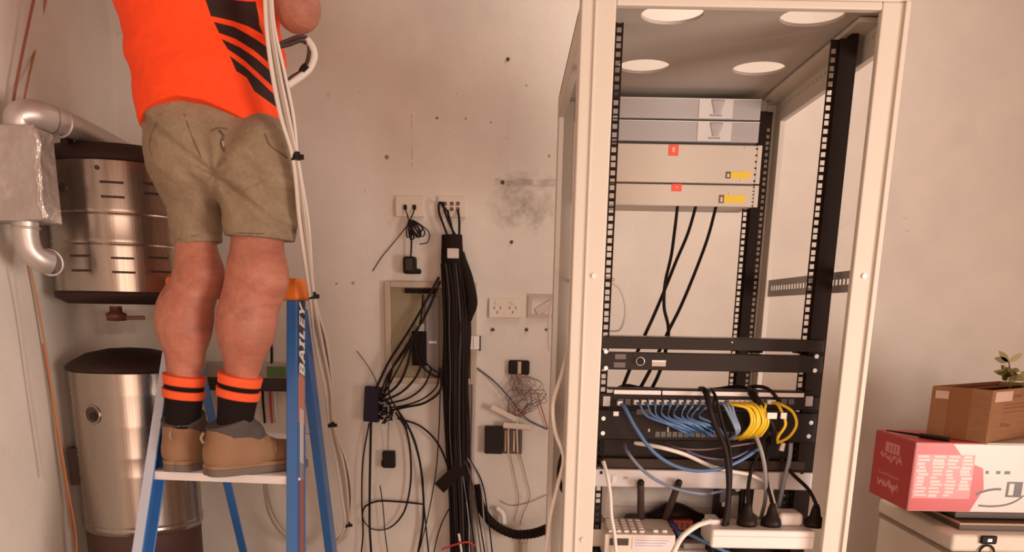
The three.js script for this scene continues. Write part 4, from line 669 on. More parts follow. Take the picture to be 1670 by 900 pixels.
// ------------------------------------------------------------------ tanks, flue and pipes in the corner
const brushed = dataTex(512, 512, (i, j) => { const v = 150 + 70 * fbm(i * 0.9, j * 0.012, 141) + 30 * (hash(i, 3, 7) - 0.5); return [v, v, v]; }, false);
const steel = M([0.4, 0.34, 0.29], 0.36, 0.95, { roughnessMap: brushed, bumpMap: brushed, bumpScale: 0.0004 }), steelDark = M([0.04, 0.022, 0.018], 0.6, 0, dim), foil = M([0.5, 0.45, 0.42], 0.42, 0.7, { bumpMap: greyNoise(256, 151, 14), bumpScale: 0.012 }), galv = M([0.55, 0.5, 0.47], 0.42, 0.6);
{
  const C = V(-1.172, 0, -2.78), R = 0.203, y0 = P(180, 478, 2.58).y, y1 = P(180, 258, 2.58).y;
  const g = thing('steel_drum', 'upper stainless drum with vent slots hung under the flue pipe', 'drum', [C.x, y0, C.z]);
  const prof = [[0.0, y0 + 0.002], [R - 0.006, y0], [R, y0 + 0.006]]; const ribs = [0.36, 0.40, 0.59, 0.63];
  for (const t of ribs) { const y = y0 + (y1 - y0) * t; prof.push([R, y - 0.006], [R + 0.003, y], [R, y + 0.006]); }
  prof.push([R, y1 - 0.004], [R - 0.004, y1]);
  mkw('shell', at(lathe(prof, 64), C.x, 0, C.z), steel, g);
  mkw('lid', at(lathe([[R - 0.004, y1], [R + 0.006, y1 + 0.002], [R + 0.006, y1 + 0.02], [R - 0.02, y1 + 0.045], [0.06, y1 + 0.06], [0, y1 + 0.062]], 56), C.x, 0, C.z), steelDark, g);
  mkw('base_pan', at(lathe([[0, y0 - 0.03], [R - 0.03, y0 - 0.03], [R + 0.004, y0 - 0.012], [R + 0.004, y0 + 0.004], [R - 0.01, y0 + 0.004]], 56), C.x, 0, C.z), steelDark, g);
  const slotAt = (px, py) => { // where the pixel's ray meets the shell
    const a = P(px, py, 1); let best = null; for (let t = 2.3; t < 3; t += 0.002) { const x = a.x * t, z = a.z * t; if (Math.hypot(x - C.x, z - C.z) < R + 0.001) { best = V(x, EYE + (a.y - EYE) * t, z); break; } } return best; };
  for (const [px, py] of [[182, 297], [184, 321], [130, 417], [200, 421], [132, 441], [202, 444], [253, 316], [258, 420], [262, 443], [250, 300]]) {
    const p = slotAt(px, py); if (!p) continue; const a = Math.atan2(p.x - C.x, p.z - C.z), s = rb(0.062, 0.006, 0.006, 0.002); s.rotateY(a); mkw('vent_slot', at(s, p.x, p.y, p.z), M([0.035, 0.02, 0.016], 0.6), g); }
  for (const [px, py, r] of [[158, 273, 0.006], [103, 306, 0.013]]) { const p = slotAt(px, py); if (!p) continue; const a = Math.atan2(p.x - C.x, p.z - C.z), s = cyl(r, r, 0.008, 16); s.rotateX(Math.PI / 2); s.rotateY(a); mkw('bung', at(s, p.x, p.y, p.z), M([0.05, 0.03, 0.025], 0.5), g); }
  // drain valve underneath
  const v = P(190, 516, 2.72); mkw('valve', at(lathe([[0, -0.014], [0.028, -0.012], [0.03, 0.008], [0.018, 0.014], [0.018, 0.03]], 20), v.x, v.y, v.z), M([0.16, 0.05, 0.03], 0.45), g);
  mkw('valve_lever', bar(V(v.x + 0.02, v.y - 0.004, v.z), V(v.x + 0.09, v.y - 0.002, v.z + 0.01), 0.012, 0.006, V(0, 0, 1)), M([0.2, 0.1, 0.06], 0.5, 0.3), g);
  // hanger straps to the wall
  for (const y of [y0 + 0.08, y1 - 0.06]) mkw('hanger_strap', bx(C.x - 0.03, C.x + 0.03, y - 0.015, y + 0.015, ROOM.z0, C.z - R + 0.006, 0.002), zinc, g);
}
{
  const C = V(-1.187, 0, -2.78), R = 0.182, y1 = P(180, 610, 2.57).y, y0 = P(200, 880, 2.57).y;
  const g = thing('steel_drum', 'lower stainless drum with dark dome lid and round port', 'drum', [C.x, 0, C.z]);
  const prof = [[R - 0.012, y0 - 0.006], [R - 0.002, y0]]; for (const t of [0.03, 0.06, 0.37, 0.49, 0.68, 0.87]) { const y = y0 + (y1 - y0) * t; prof.push([R, y - 0.005], [R + 0.0028, y], [R, y + 0.005]); } prof.push([R, y1 - 0.004], [R - 0.004, y1]);
  mkw('shell', at(lathe(prof, 64), C.x, 0, C.z), steel, g);
  mkw('dome_lid', at(lathe([[R - 0.004, y1], [R + 0.006, y1 + 0.002], [R + 0.006, y1 + 0.012], [R * 0.92, y1 + 0.028], [R * 0.7, y1 + 0.05], [R * 0.35, y1 + 0.064], [0, y1 + 0.068]], 56), C.x, 0, C.z), steelDark, g);
  mkw('plinth', at(lathe([[0, 0], [R - 0.01, 0], [R - 0.006, y0 - 0.006], [R - 0.012, y0]], 48), C.x, 0, C.z), M([0.07, 0.03, 0.022], 0.6), g);
  const p = V(); { const a = P(151, 676, 1); for (let t = 2.3; t < 3; t += 0.002) if (Math.hypot(a.x * t - C.x, a.z * t - C.z) < R + 0.001) { p.set(a.x * t, EYE + (a.y - EYE) * t, a.z * t); break; } }
  const an = Math.atan2(p.x - C.x, p.z - C.z), tor = new THREE.TorusGeometry(0.026, 0.004, 10, 32), disc = cyl(0.026, 0.026, 0.006, 32); tor.rotateY(an); disc.rotateX(Math.PI / 2); disc.rotateY(an);
  const prt = mkw('inspection_port', at(disc, p.x, p.y, p.z), M([0.09, 0.06, 0.045], 0.35, 0.5), g); mkw('port_rim', at(tor, p.x, p.y, p.z), steel, prt);
  const sm = cyl(0.012, 0.012, 0.01, 16); sm.rotateX(Math.PI / 2); sm.rotateY(an); mkw('port_boss', at(sm, p.x + 0.006, p.y - 0.004, p.z + 0.004), steelDark, prt);
  mkw('cable_clip', bx(C.x - R - 0.004, C.x - R + 0.03, P(110, 790, 2.7).y, P(110, 730, 2.7).y, C.z - 0.02, C.z + 0.09, 0.004), M([0.05, 0.025, 0.02], 0.6), g);
}
{ // flue: elbow, long pipe to the wall, lagged box and lower elbow
  const fx = P(27, 180, 2.44).x, fz = -2.44, ye = P(40, 186, 2.44).y, r = 0.033;
  const g = thing('flue_pipe', 'grey sheet-metal flue with foil-wrapped box and two elbows', 'flue pipe', [fx, 1.4, fz]);
  const far = P(262, 250, 3.33);
  mkw('long_pipe', tube([V(fx + 0.02, ye, fz - 0.01), V(fx + 0.055, ye + 0.002, fz - 0.06), V(fx + 0.06, ye, fz - 0.3), V(fx + 0.06, ye - 0.01, -3.0), V(fx + 0.06, ye - 0.015, -3.335)], r, { n: 24, per: 10 }), galv, g);
  mkw('elbow', tube([V(fx, ye - 0.075, fz), V(fx, ye - 0.035, fz), V(fx + 0.006, ye - 0.006, fz), V(fx + 0.03, ye + 0.004, fz - 0.02), V(fx + 0.055, ye + 0.002, fz - 0.07)], r + 0.003, { n: 24 }), galv, g);
  for (const t of [0, 1]) { const c = new THREE.TorusGeometry(r + 0.003, 0.004, 8, 28); if (t) { c.translate(fx + 0.058, ye, fz - 0.1); } else { c.rotateX(Math.PI / 2); c.translate(fx, ye - 0.045, fz); } mkw('joint_ring', c, galv, g); }
  const s = new THREE.Shape(), x0 = -1.394, x1 = P(82, 206, 2.5).x, xm = P(54, 206, 2.39).x;
  [[x0, -2.39], [xm, -2.39], [x1, -2.41], [x1, -2.5], [x0, -2.5]].forEach((q, i) => i ? s.lineTo(q[0], -q[1]) : s.moveTo(q[0], -q[1]));
  const yb = P(40, 357, 2.37).y, yt = P(40, 203, 2.37).y;
  const box = new THREE.ExtrudeGeometry(s, { depth: yt - yb, bevelEnabled: true, bevelSize: 0.003, bevelThickness: 0.003, bevelSegments: 2 }); box.rotateX(-Math.PI / 2); box.translate(0, yb, 0);
  const fb = mkw('lagging_box', box, foil, g);
  mkw('tape_strip', taper(Array.from({ length: 7 }, (_, i) => V(xm + rr(-0.002, 0.006), yb + 0.004 + (yt - yb - 0.008) * i / 6, -2.388 + rr(-0.004, 0.002))), [1, 1, 1, 1, 1, 1, 1].map(() => rr(0.006, 0.012)), { seg: 36, n: 8, flat: 0.5 }), M([0.62, 0.56, 0.52], 0.35, 0.6, { bumpMap: greyNoise(128, 161, 12), bumpScale: 0.006 }), fb);
  mkw('lower_elbow', tube([V(P(42, 362, 2.43).x, yb + 0.01, -2.43), P(42, 385, 2.43), P(49, 408, 2.435), P(64, 422, 2.45), P(82, 428, 2.475)], r, { n: 24 }), galv, g);
  const er = new THREE.TorusGeometry(r, 0.004, 8, 28); er.rotateY(0.9); const ep = P(82, 428, 2.478); mkw('joint_ring', at(er, ep.x, ep.y, ep.z), galv, g);
  const er2 = new THREE.TorusGeometry(r + 0.001, 0.003, 8, 28); er2.rotateX(Math.PI / 2); const e2 = P(42, 372, 2.43); mkw('joint_ring', at(er2, e2.x, e2.y, e2.z), galv, g);
  mkw('hanger', bx(P(100, 250, 2.6).x, P(112, 250, 2.6).x, P(100, 240, 2.6).y, ye, -2.64, -2.6, 0.002), steelDark, g);
}
// black cable lying along the flue, hanging cables on the side wall
{
  const c = thing('hanging_cable', 'black cable resting on top of the long flue pipe', 'cable', P(110, 185, 2.6)); mkw('cord', tube([[78, 178, 2.5], [105, 190, 2.6], [122, 196, 2.7], [138, 212, 2.8], [165, 222, 2.9]], 0.006), cableBlack, c);
  for (const [pts, r, label, mat] of [
    [[[78, -15, 2.9], [62, 60, 2.85], [48, 120, 2.7], [40, 160, 2.55]], 0.0032, 'orange cable dropping from the ceiling towards the flue elbow', cableOrange],
    [[[58, -15, 2.7], [40, 70, 2.65], [26, 140, 2.6], [20, 175, 2.58]], 0.004, 'dull red cable dropping from the ceiling beside the orange one', M([0.3, 0.1, 0.07], 0.55)],
    [[[48, 432, 2.62], [60, 490, 2.63], [76, 580, 2.64], [92, 680, 2.64], [110, 790, 2.63], [124, 870, 2.62], [126, 910, 2.62]], 0.0032, 'orange cable hanging down the side wall beside the lower drum', cableOrange],
    [[[70, 560, 2.66], [84, 640, 2.665], [96, 730, 2.66], [112, 820, 2.65], [120, 910, 2.64]], 0.003, 'thin rust coloured cable touching the side wall behind', M([0.42, 0.16, 0.06], 0.55)],
    [[[22, 440, 2.5], [34, 520, 2.52], [50, 640, 2.53], [72, 780, 2.54]], 0.002, 'faint grey wire pinned down the bare side wall', M([0.45, 0.4, 0.36], 0.6)],
  ]) { const g = thing('hanging_cable', label, 'cable', toV(pts[0])); mkw('cord', tube(pts, r), mat, g); }
}
{ // wall-hung controller with green display behind the ladder
  const d = 3.31, a = P(338, 617, d), b = P(471, 592, d), g = thing('pump_controller', 'grey wall controller with green display behind the ladder', 'controller', [(a.x + b.x) / 2, a.y, -3.325]);
  mkw('housing', bx(a.x, b.x, a.y, b.y, -3.34, -d, 0.006), M([0.42, 0.37, 0.31], 0.5), g);
  const p = P(436, 615, d), q = P(466, 598, d); mkw('display_screen', bx(p.x, q.x, p.y, q.y, -d, -d + 0.002, 0.0008), M([0.1, 0.19, 0.05], 0.3), g);
  const m = P(338, 636, d), n = P(471, 617, d); mkw('pipe_rail', bx(m.x, n.x, m.y, n.y, -3.34, -d + 0.01, 0.008), M([0.06, 0.035, 0.028], 0.55), g);
  mkw('feed_cable', tube([[443, 594, 3.315], [443, 570, 3.32], [440, 540, 3.325]], 0.005), cableBlack, g);
  for (const [x, c] of [[428, cableBlack], [440, redWire], [447, cableWhite]]) mkw('tail_wire', tube([[x, 634, 3.315], [x + 1, 655, 3.32], [x + 4, 690, 3.32]], 0.0045), c, g);
}
// ------------------------------------------------------------------ fittings on the back wall
const ZW = 3.34;
function plate(px0, px1, py0, py1, th, name, label, cat, m = plasticBeige) { const a = P(px0, py1, ZW - th), b = P(px1, py0, ZW - th), g = thing(name, label, cat, [(a.x + b.x) / 2, a.y, -ZW + th / 2]); mkw('plate', bx(a.x, b.x, a.y, b.y, -ZW, -ZW + th, 0.003), m, g); return [g, a, b]; }
const onPlate = (g, px, py, w, h, e, m, n, th = 0.014) => { const p = P(px, py, ZW - th); return mkw(n, bx(p.x - w, p.x + w, p.y - h, p.y + h, -ZW + th - 0.001, -ZW + th + e, 0.001), m, g); };
{ const [g] = plate(645, 691, 320, 353, 0.014, 'wall_socket', 'cream wall plate with two connectors and a tied black coil', 'wall socket');
  for (const px of [661, 676]) onPlate(g, px, 338, 0.006, 0.008, 0.008, blk, 'connector'); }
{ const [g] = plate(714, 760, 320, 354, 0.014, 'wall_socket', 'cream six-way wall plate feeding the black sleeved bundle', 'wall socket');
  for (const px of [726, 737, 747]) for (const py of [332, 341]) onPlate(g, px, py, 0.006, 0.006, 0.004, M([0.12, 0.08, 0.07], 0.5), 'connector');
  for (const [pts] of [[[[727, 342, 3.32], [717, 330, 3.29], [716, 345, 3.29], [723, 366, 3.29], [730, 385, 3.29]]], [[[730, 343, 3.32], [732, 352, 3.295], [737, 372, 3.29], [741, 386, 3.29]]], [[[747, 343, 3.32], [749, 360, 3.295], [749, 385, 3.29]]], [[[722, 330, 3.32], [728, 352, 3.29], [738, 375, 3.29], [744, 386, 3.29]]]]) mkw('lead', tube(pts, 0.0042), cableBlack, g); }
{ const [g] = plate(797, 851, 487, 518, 0.012, 'power_outlet', 'cream double power outlet with nothing plugged in', 'power outlet');
  for (const px of [811, 836]) { for (const [dx, dy] of [[-5, 2], [5, 2], [0, 9]]) onPlate(g, px + dx, 500 + dy, 0.0022, 0.005, 0.0006, M([0.2, 0.13, 0.1], 0.6), 'socket_slot', 0.012); onPlate(g, px, 493, 0.009, 0.005, 0.003, plasticBeige, 'rocker', 0.012); } }
{ const a = P(861, 518, 3.33), b = P(911, 480, 3.33), g = thing('mounting_bracket', 'empty square mounting bracket with the plate missing', 'bracket', [(a.x + b.x) / 2, a.y, -3.335]);
  const s = new THREE.Shape([[a.x, a.y], [b.x, a.y], [b.x, b.y], [a.x, b.y]].map(p => new THREE.Vector2(...p))), w = 0.013; s.holes.push(new THREE.Path([[a.x + w, a.y + w], [a.x + w, b.y - w], [b.x - w, b.y - w], [b.x - w, a.y + w]].map(p => new THREE.Vector2(...p))));
  const fr = new THREE.ExtrudeGeometry(s, { depth: 0.01, bevelEnabled: false }); fr.translate(0, 0, -3.34); mkw('frame', fr, M([0.5, 0.41, 0.33], 0.5), g);
  mkw('cross_tab', bar(V(a.x + 0.03, a.y + 0.02, -3.336), V(b.x - 0.02, b.y - 0.03, -3.336), 0.03, 0.006, V(0, 0, 1)), M([0.6, 0.5, 0.42], 0.5), g); }
for (const [px, py, label] of [[803, 538, 'small dark wall screw under the power outlet'], [859, 538, 'small dark wall screw beneath the empty bracket'], [828, 97, 'lone dark screw high on the bare wall'], [834, 395, 'lone dark screw under the grey smear']]) { const p = P(px, py, 3.338), c = cyl(0.005, 0.005, 0.008, 10); c.rotateX(Math.PI / 2); c.translate(p.x, p.y, -3.337); tag(mk('wall_screw', c, M([0.07, 0.04, 0.03], 0.5, 0.4)), label, 'screw'); }
{ // tied coil of thin cable and the adaptor below
  const g = thing('cable_coil', 'tied coil of thin black cable hanging from a wall plate', 'cable', P(668, 358, 3.31));
  for (const pts of [[[661, 340, 3.318], [664, 350, 3.31], [667, 360, 3.31]], [[676, 340, 3.318], [673, 350, 3.31], [668, 360, 3.31]]]) mkw('wire', tube(pts, 0.0022), cableBlack, g);
  for (let k = 0; k < 9; k++) { const a = rr(-4, 2) + k * 3.2, h = rr(24, 38) - k; mkw('loop', tube([[668, 358, 3.308], [668 + a * 0.5 - 3, 358 + h * 0.5, 3.3], [668 + a * 0.9, 358 + h, 3.3], [672 + a * 0.9, 358 + h - 5, 3.298], [670 + a * 0.8, 358 + h * 0.45, 3.3], [669, 359, 3.306]], 0.0026, { n: 6 }), cableBlack, g); }
  mkw('loop', tube([[672, 358, 3.305], [688, 368, 3.3], [700, 380, 3.3], [697, 395, 3.3], [684, 398, 3.3]], 0.0018), cableBlack, g);
  mkw('tail', tube([[669, 358, 3.31], [671, 395, 3.31], [670, 418, 3.31]], 0.003), cableBlack, g); mkw('tail', tube([[666, 366, 3.325], [640, 398, 3.332], [622, 420, 3.334], [608, 442, 3.335]], 0.0016), cableBlack, g);
  const a = P(657, 446, 3.29), b = P(678, 418, 3.29), h = thing('power_adaptor', 'black plug-pack adaptor hanging by its lead on the wall', 'adaptor', [(a.x + b.x) / 2, a.y, -3.31]);
  mkw('body', bx(a.x, b.x, a.y, b.y, -3.338, -3.29, 0.008), blk, h); const p = P(675, 442, 3.29); mkw('foot', at(rb(0.04, 0.018, 0.035, 0.006), p.x + 0.004, p.y, -3.31), blk, h); mkw('ridge', bx(a.x + 0.01, b.x - 0.012, a.y + 0.012, b.y - 0.008, -3.291, -3.288, 0.001), M([0.03, 0.018, 0.015], 0.6), h);
}
{ // sunken distribution box in the wall behind the bundle
  const a = P(630, 624, 3.335), b = P(778, 461, 3.335), g = thing('wall_cabinet', 'shallow olive panel in a cream frame behind the cables', 'wall cabinet', [(a.x + b.x) / 2, a.y, -3.33]);
  const w = 0.022; for (const [x0, x1, y0, y1] of [[a.x, a.x + w, a.y, b.y], [b.x - w, b.x, a.y, b.y], [a.x + w, b.x - w, b.y - w, b.y], [a.x + w, b.x - w, a.y, a.y + w]]) mkw('frame_side', bx(x0, x1, y0, y1, -3.34, -3.318, 0.003), M([0.5, 0.41, 0.31], 0.6), g);
  mkw('back_panel', bx(a.x + w, b.x - w, a.y + w, b.y - w, -3.34, -3.334), M([0.3, 0.25, 0.15], 0.75), g);
  const c = P(700, 560, 3.33); mkw('grey_duct', bx(P(694, 500, 3.33).x, P(716, 500, 3.33).x, a.y + w, b.y - w - 0.03, -3.334, -3.32, 0.003), M([0.25, 0.22, 0.21], 0.6), g);
  for (const [x0, x1, y0, y1] of [[660, 712, 470, 478], [672, 696, 540, 596]]) mkw('terminal_strip', bx(P(x0, y1, 3.32).x, P(x1, y1, 3.32).x, P(x0, y1, 3.32).y, P(x0, y0, 3.32).y, -3.334, -3.318, 0.002), blkMatte, g);
  mkw('tag', bx(P(699, 560, 3.31).x, P(712, 560, 3.31).x, P(699, 560, 3.31).y, P(699, 556, 3.31).y, -3.32, -3.316), plasticWhite, g); mkw('tag', bx(P(680, 540, 3.31).x, P(692, 540, 3.31).x, P(680, 540, 3.31).y, P(680, 528, 3.31).y, -3.32, -3.314), M([0.4, 0.36, 0.34], 0.5), g);
}
{ // the sleeved bundle
  const g = thing('cable_bundle', 'thick black sleeved cable bundle running down the wall', 'cable bundle', P(745, 900, 3.29));
  const sp = [[737, 383], [738, 430], [743, 480], [746, 540], [744, 610], [745, 700], [748, 800], [752, 915]].map(q => P(q[0], q[1], 3.285));
  mkw('sleeve', taper(sp, [0.037, 0.041, 0.047, 0.049, 0.045, 0.041, 0.036, 0.034], { seg: 70, n: 28, flat: 0.85 }), blkMatte, g);
  for (let k = 0; k < 13; k++) { const f = (k / 12 - 0.5) * 2, z = 3.285 - 0.041 * Math.sqrt(Math.max(0, 1 - f * f)); mkw('strand', tube(sp.slice(1).map((p, ii) => [p, ii + 1]).map(([p, i]) => { const q = p.clone(); q.x += f * [0.034, 0.039, 0.045, 0.048, 0.044, 0.042, 0.038, 0.04][i] + rr(-0.004, 0.004); q.z = -z + rr(-0.002, 0.002); return q; }), rr(0.003, 0.0055), { n: 6 }), k % 5 === 3 ? M([0.035, 0.025, 0.024], 0.5) : cableBlack, g); }
  mkw('side_lobe', taper([P(752, 412, 3.28), P(764, 460, 3.27), P(769, 495, 3.27), P(764, 522, 3.275)], [0.012, 0.02, 0.022, 0.012], { seg: 24, n: 16 }), blkMatte, g);
  { const a = P(729, 421, 3.235), b = P(748, 405, 3.235); mkw('white_label', bx(a.x, b.x, a.y, b.y, -3.25, -3.235, 0.003), M([0.62, 0.55, 0.5], 0.6), g); }
  for (let k = 0; k < 7; k++) mkw('strand', tube([[748 + k * 2, 740, 3.27], [754 + k * 5 + rr(-3, 3), 790 + rr(-8, 8), 3.25], [760 + k * 6 + rr(-4, 4), 850, 3.25], [762 + k * 7 + rr(-4, 4), 912, 3.25]], 0.003, { n: 6 }), [cableBlack, cableGrey, cableBlack, M([0.1, 0.07, 0.06], 0.5)][k % 4], g);
  mkw('red_wire', tube([[720, 896, 3.22], [742, 888, 3.22], [762, 884, 3.22], [775, 890, 3.23]], 0.004), redWire, g);
  mkw('white_tail', tube([[748, 870, 3.235], [751, 888, 3.235], [754, 912, 3.235]], 0.005), cableWhite, g);
  // loose end of webbing strap
  const s0 = P(752, 762, 3.24), s1 = P(716, 796, 3.24); mkw('strap_end', bar(s0, s1, 0.05, 0.008, V(0, 0, 1), 0.003), blkMatte, g);
}
{ // conduit and small white joiner right of the bundle
  const g = thing('wall_conduit', 'narrow grey conduit with a white joiner beside the bundle', 'conduit', P(771, 905, 3.32));
  mkw('tube', tube([[771, 560, 3.325], [772, 640, 3.325], [770, 740, 3.325], [772, 830, 3.325], [775, 912, 3.325]], 0.0075), M([0.42, 0.34, 0.29], 0.5), g);
  mkw('tube', tube([[767, 520, 3.325], [768, 550, 3.325]], 0.006), M([0.35, 0.28, 0.24], 0.5), g);
  const a = P(762, 570, 3.3), b = P(782, 548, 3.3); mkw('joiner', bx(a.x, b.x, a.y, b.y, -3.338, -3.3, 0.003), plasticWhite, g); mkw('joiner_split', bx((a.x + b.x) / 2 - 0.001, (a.x + b.x) / 2 + 0.001, a.y + 0.004, b.y - 0.004, -3.301, -3.2995), M([0.2, 0.15, 0.13], 0.6), g); mkw('joiner_lip', bx(b.x - 0.002, b.x + 0.004, a.y - 0.004, b.y, -3.336, -3.302, 0.001), blk, g);
}
{ // splice block with its fan of cables
  const a = P(594, 688, 3.29), b = P(618, 631, 3.29), g = thing('splice_block', 'dark purple splice block at the end of many black cables', 'splice block', [(a.x + b.x) / 2, a.y, -3.315]);
  const bl = rb(b.x - a.x, b.y - a.y, 0.045, 0.004); bl.rotateZ(-0.07); mkw('body', at(bl, (a.x + b.x) / 2, (a.y + b.y) / 2, -3.312), M([0.018, 0.013, 0.03], 0.45, 0, dim), g);
  for (let k = 0; k < 8; k++) { const q = P(615, 637 + k * 6.4, 3.285); mkw('outlet_stub', taper([V(q.x - 0.012, q.y, -3.305), V(q.x + 0.02, q.y + 0.002, -3.29)], [0.006, 0.005], { seg: 5, n: 8 }), blk, g); }
  const fan = [
    [[716, 452], [690, 500], [660, 550], [634, 590], [614, 632]], [[718, 458], [695, 512], [664, 562], [640, 600], [626, 640]], [[714, 470], [690, 520], [662, 570], [632, 612], [620, 645]],
    [[690, 480], [684, 530], [660, 580], [640, 618], [622, 650]], [[672, 560], [664, 596], [650, 626], [622, 650]], [[690, 590], [676, 618], [654, 640], [622, 655]], [[704, 600], [692, 628], [668, 648], [624, 660]],
    [[716, 606], [712, 630], [690, 650], [655, 662], [624, 665]], [[718, 600], [718, 636], [694, 656], [660, 664], [624, 672]], [[676, 560], [684, 590], [706, 612], [726, 616]], [[690, 540], [688, 580], [712, 606], [730, 606]], [[640, 600], [634, 640], [650, 672], [664, 700]],
  ];
  fan.forEach((l, i) => mkw('fan_cable', tube(l.map((q, k) => [...q, 3.29 - 0.012 * Math.sin(k / (l.length - 1) * Math.PI) - (i % 3) * 0.006]), 0.0045 - (i % 4) * 0.0005), cableBlack, g));
  for (let k = 0; k < 10; k++) mkw('short_tail', tube([[618, 642 + k * 4.5, 3.285], [628 + rr(-2, 6), 648 + k * 4 + rr(-5, 5), 3.27], [630 + rr(-4, 12), 668 + rr(-6, 20), 3.28], [626 + rr(-4, 14), 684 + rr(-4, 10), 3.29]], 0.0028, { n: 6 }), k % 4 === 3 ? cableGrey : cableBlack, g);
}
{ // long loops below the splice block
  const list = [
    [[[605, 686], [604, 740], [603, 800], [603, 860], [606, 912]], 0.0045, 'black cable falling straight from the splice block'],
    [[[602, 690], [592, 750], [590, 820], [592, 870], [588, 912]], 0.0028, 'thin black cable bowing out below the splice block'],
    [[[645, 672], [662, 700], [670, 750], [668, 800], [656, 840], [632, 862], [606, 862], [592, 846], [594, 828], [612, 818], [650, 818], [690, 822]], 0.0036, 'black cable tied in one large loop low on the wall'],
    [[[648, 668], [668, 700], [684, 750], [690, 800], [690, 850], [680, 912]], 0.0042, 'black cable swinging down beside the large loop'],
    [[[650, 672], [674, 712], [688, 770], [692, 830], [700, 912]], 0.0028, 'thin cable following the swinging cable down'],
    [[[648, 682], [684, 694], [712, 720], [730, 760], [736, 790]], 0.0036, 'black cable arching from splice block to the bundle'],
    [[[718, 640], [716, 700], [712, 760], [706, 800], [696, 850], [680, 912]], 0.002, 'thin dark wire hanging just beside the bundle'],
    [[[620, 792], [625, 830], [628, 870], [634, 912]], 0.002, 'pair of short thin wires low on the bright wall patch'],
    [[[738, 820], [722, 850], [712, 880], [706, 912]], 0.0022, 'thin grey wire splaying from the bundle foot'],
  ];
  for (const [pts, r, label] of list) { const q = pts.map(p => [...p, 3.31]), g = thing('wall_cable', label, 'cable', toV(q[0])); mkw('cord', tube(q, r), cableBlack, g); }
  const g = thing('wall_cable', 'hair-thin stray wire poking up above the splice block', 'cable', P(582, 574, 3.33)); mkw('cord', tube([[582, 572, 3.334], [598, 594, 3.325], [610, 614, 3.315], [616, 630, 3.31]], 0.0014), cableBlack, g);
  const a = P(624, 763, 3.31), b = P(644, 736, 3.31), h = thing('power_adaptor', 'small black adaptor dangling under the splice block', 'adaptor', [(a.x + b.x) / 2, a.y, -3.32]);
  mkw('body', bx(a.x, b.x, a.y, b.y, -3.338, -3.305, 0.005), blk, h); mkw('pin_block', bx(a.x - 0.005, a.x + 0.012, a.y + 0.004, a.y + 0.028, -3.334, -3.31, 0.003), blk, h); mkw('lead', tube([[633, 738, 3.32], [633, 715, 3.315], [634, 690, 3.3]], 0.0018), cableGrey, h);
}
{ // bare electronics with a nest of thin wires
  const g = thing('junction_socket', 'dark rounded junction socket with loose telephone wires', 'junction', P(846, 612, 3.32)); const a = P(829, 611, 3.31), b = P(864, 588, 3.31);
  mkw('body', bx(a.x, b.x, a.y, b.y, -3.339, -3.312, 0.008), blk, g); mkw('centre_rib', bx(P(844, 600, 3.31).x, P(850, 600, 3.31).x, a.y + 0.004, b.y - 0.004, -3.313, -3.308, 0.002), M([0.5, 0.4, 0.33], 0.5), g);
  const cols = [M([0.32, 0.2, 0.14], 0.5), M([0.45, 0.36, 0.28], 0.5), M([0.16, 0.08, 0.06], 0.5), M([0.4, 0.1, 0.06], 0.5), M([0.2, 0.2, 0.26], 0.5)];
  for (let k = 0; k < 26; k++) mkw('thin_wire', tube([[838 + rr(-6, 18), 610, 3.315], [826 + rr(0, 60), 628 + rr(-10, 14), 3.29 + rr(-0.02, 0.03)], [824 + rr(0, 72), 645 + rr(-14, 14), 3.28 + rr(-0.02, 0.04)], [830 + rr(-4, 50), 660 + rr(-10, 12), 3.3 + rr(-0.02, 0.02)], [836 + rr(-6, 20), 680, 3.31]], rr(0.0008, 0.0017), { n: 5, per: 6 }), cols[k % 5], g);
  mkw('red_wire', tube([[876, 640, 3.32], [884, 668, 3.325], [893, 698, 3.33]], 0.002), redWire, g); mkw('blue_wire', tube([[778, 600, 3.33], [806, 622, 3.32], [832, 650, 3.31], [858, 682, 3.32], [893, 700, 3.33]], 0.0032), M([0.09, 0.08, 0.1], 0.5), g);
  const h = thing('relay_module', 'open relay module with brown coil and black plug block', 'relay', P(820, 742, 3.31)); const c = P(790, 740, 3.3), d = P(820, 696, 3.3);
  mkw('plug_block', bx(c.x, d.x, c.y, d.y, -3.339, -3.3, 0.004), M([0.018, 0.011, 0.009], 0.5, 0, dim), h); const e = P(820, 740, 3.31), f = P(852, 698, 3.31);
  mkw('coil_frame', bx(e.x, f.x, e.y, f.y, -3.339, -3.315, 0.003), M([0.12, 0.06, 0.035], 0.5), h); for (let k = 0; k < 4; k++) mkw('contact', bx(e.x + 0.006 + k * 0.016, e.x + 0.014 + k * 0.016, e.y + 0.01, f.y - 0.01, -3.316, -3.309, 0.001), [M([0.42, 0.24, 0.1], 0.4), M([0.08, 0.05, 0.04], 0.5), M([0.5, 0.4, 0.3], 0.4), M([0.06, 0.04, 0.035], 0.5)][k], h);
  mkw('wire', tube([[829, 692, 3.31], [829, 720, 3.3], [829, 742, 3.31]], 0.003), cableWhite, h); mkw('wire', tube([[843, 672, 3.31], [843, 700, 3.3], [844, 738, 3.31]], 0.003), cableWhite, h);
  for (const [p, q] of [[[800, 663], [842, 684]], [[820, 693], [866, 697]]]) mkw('cable_clip', bar(P(...p, 3.295), P(...q, 3.295), 0.022, 0.014, V(0, 0, 1), 0.005), M([0.66, 0.56, 0.46], 0.5), h);
  for (const l of [[[832, 742], [842, 790], [846, 815], [838, 850]], [[848, 740], [858, 780], [864, 810], [852, 840], [848, 856]], [[815, 816], [832, 824], [860, 820], [893, 806]]]) { mkw('wire', tube(l.map(p => [...p, 3.328]), 0.0014), M([0.25, 0.12, 0.08], 0.5), h); }
}
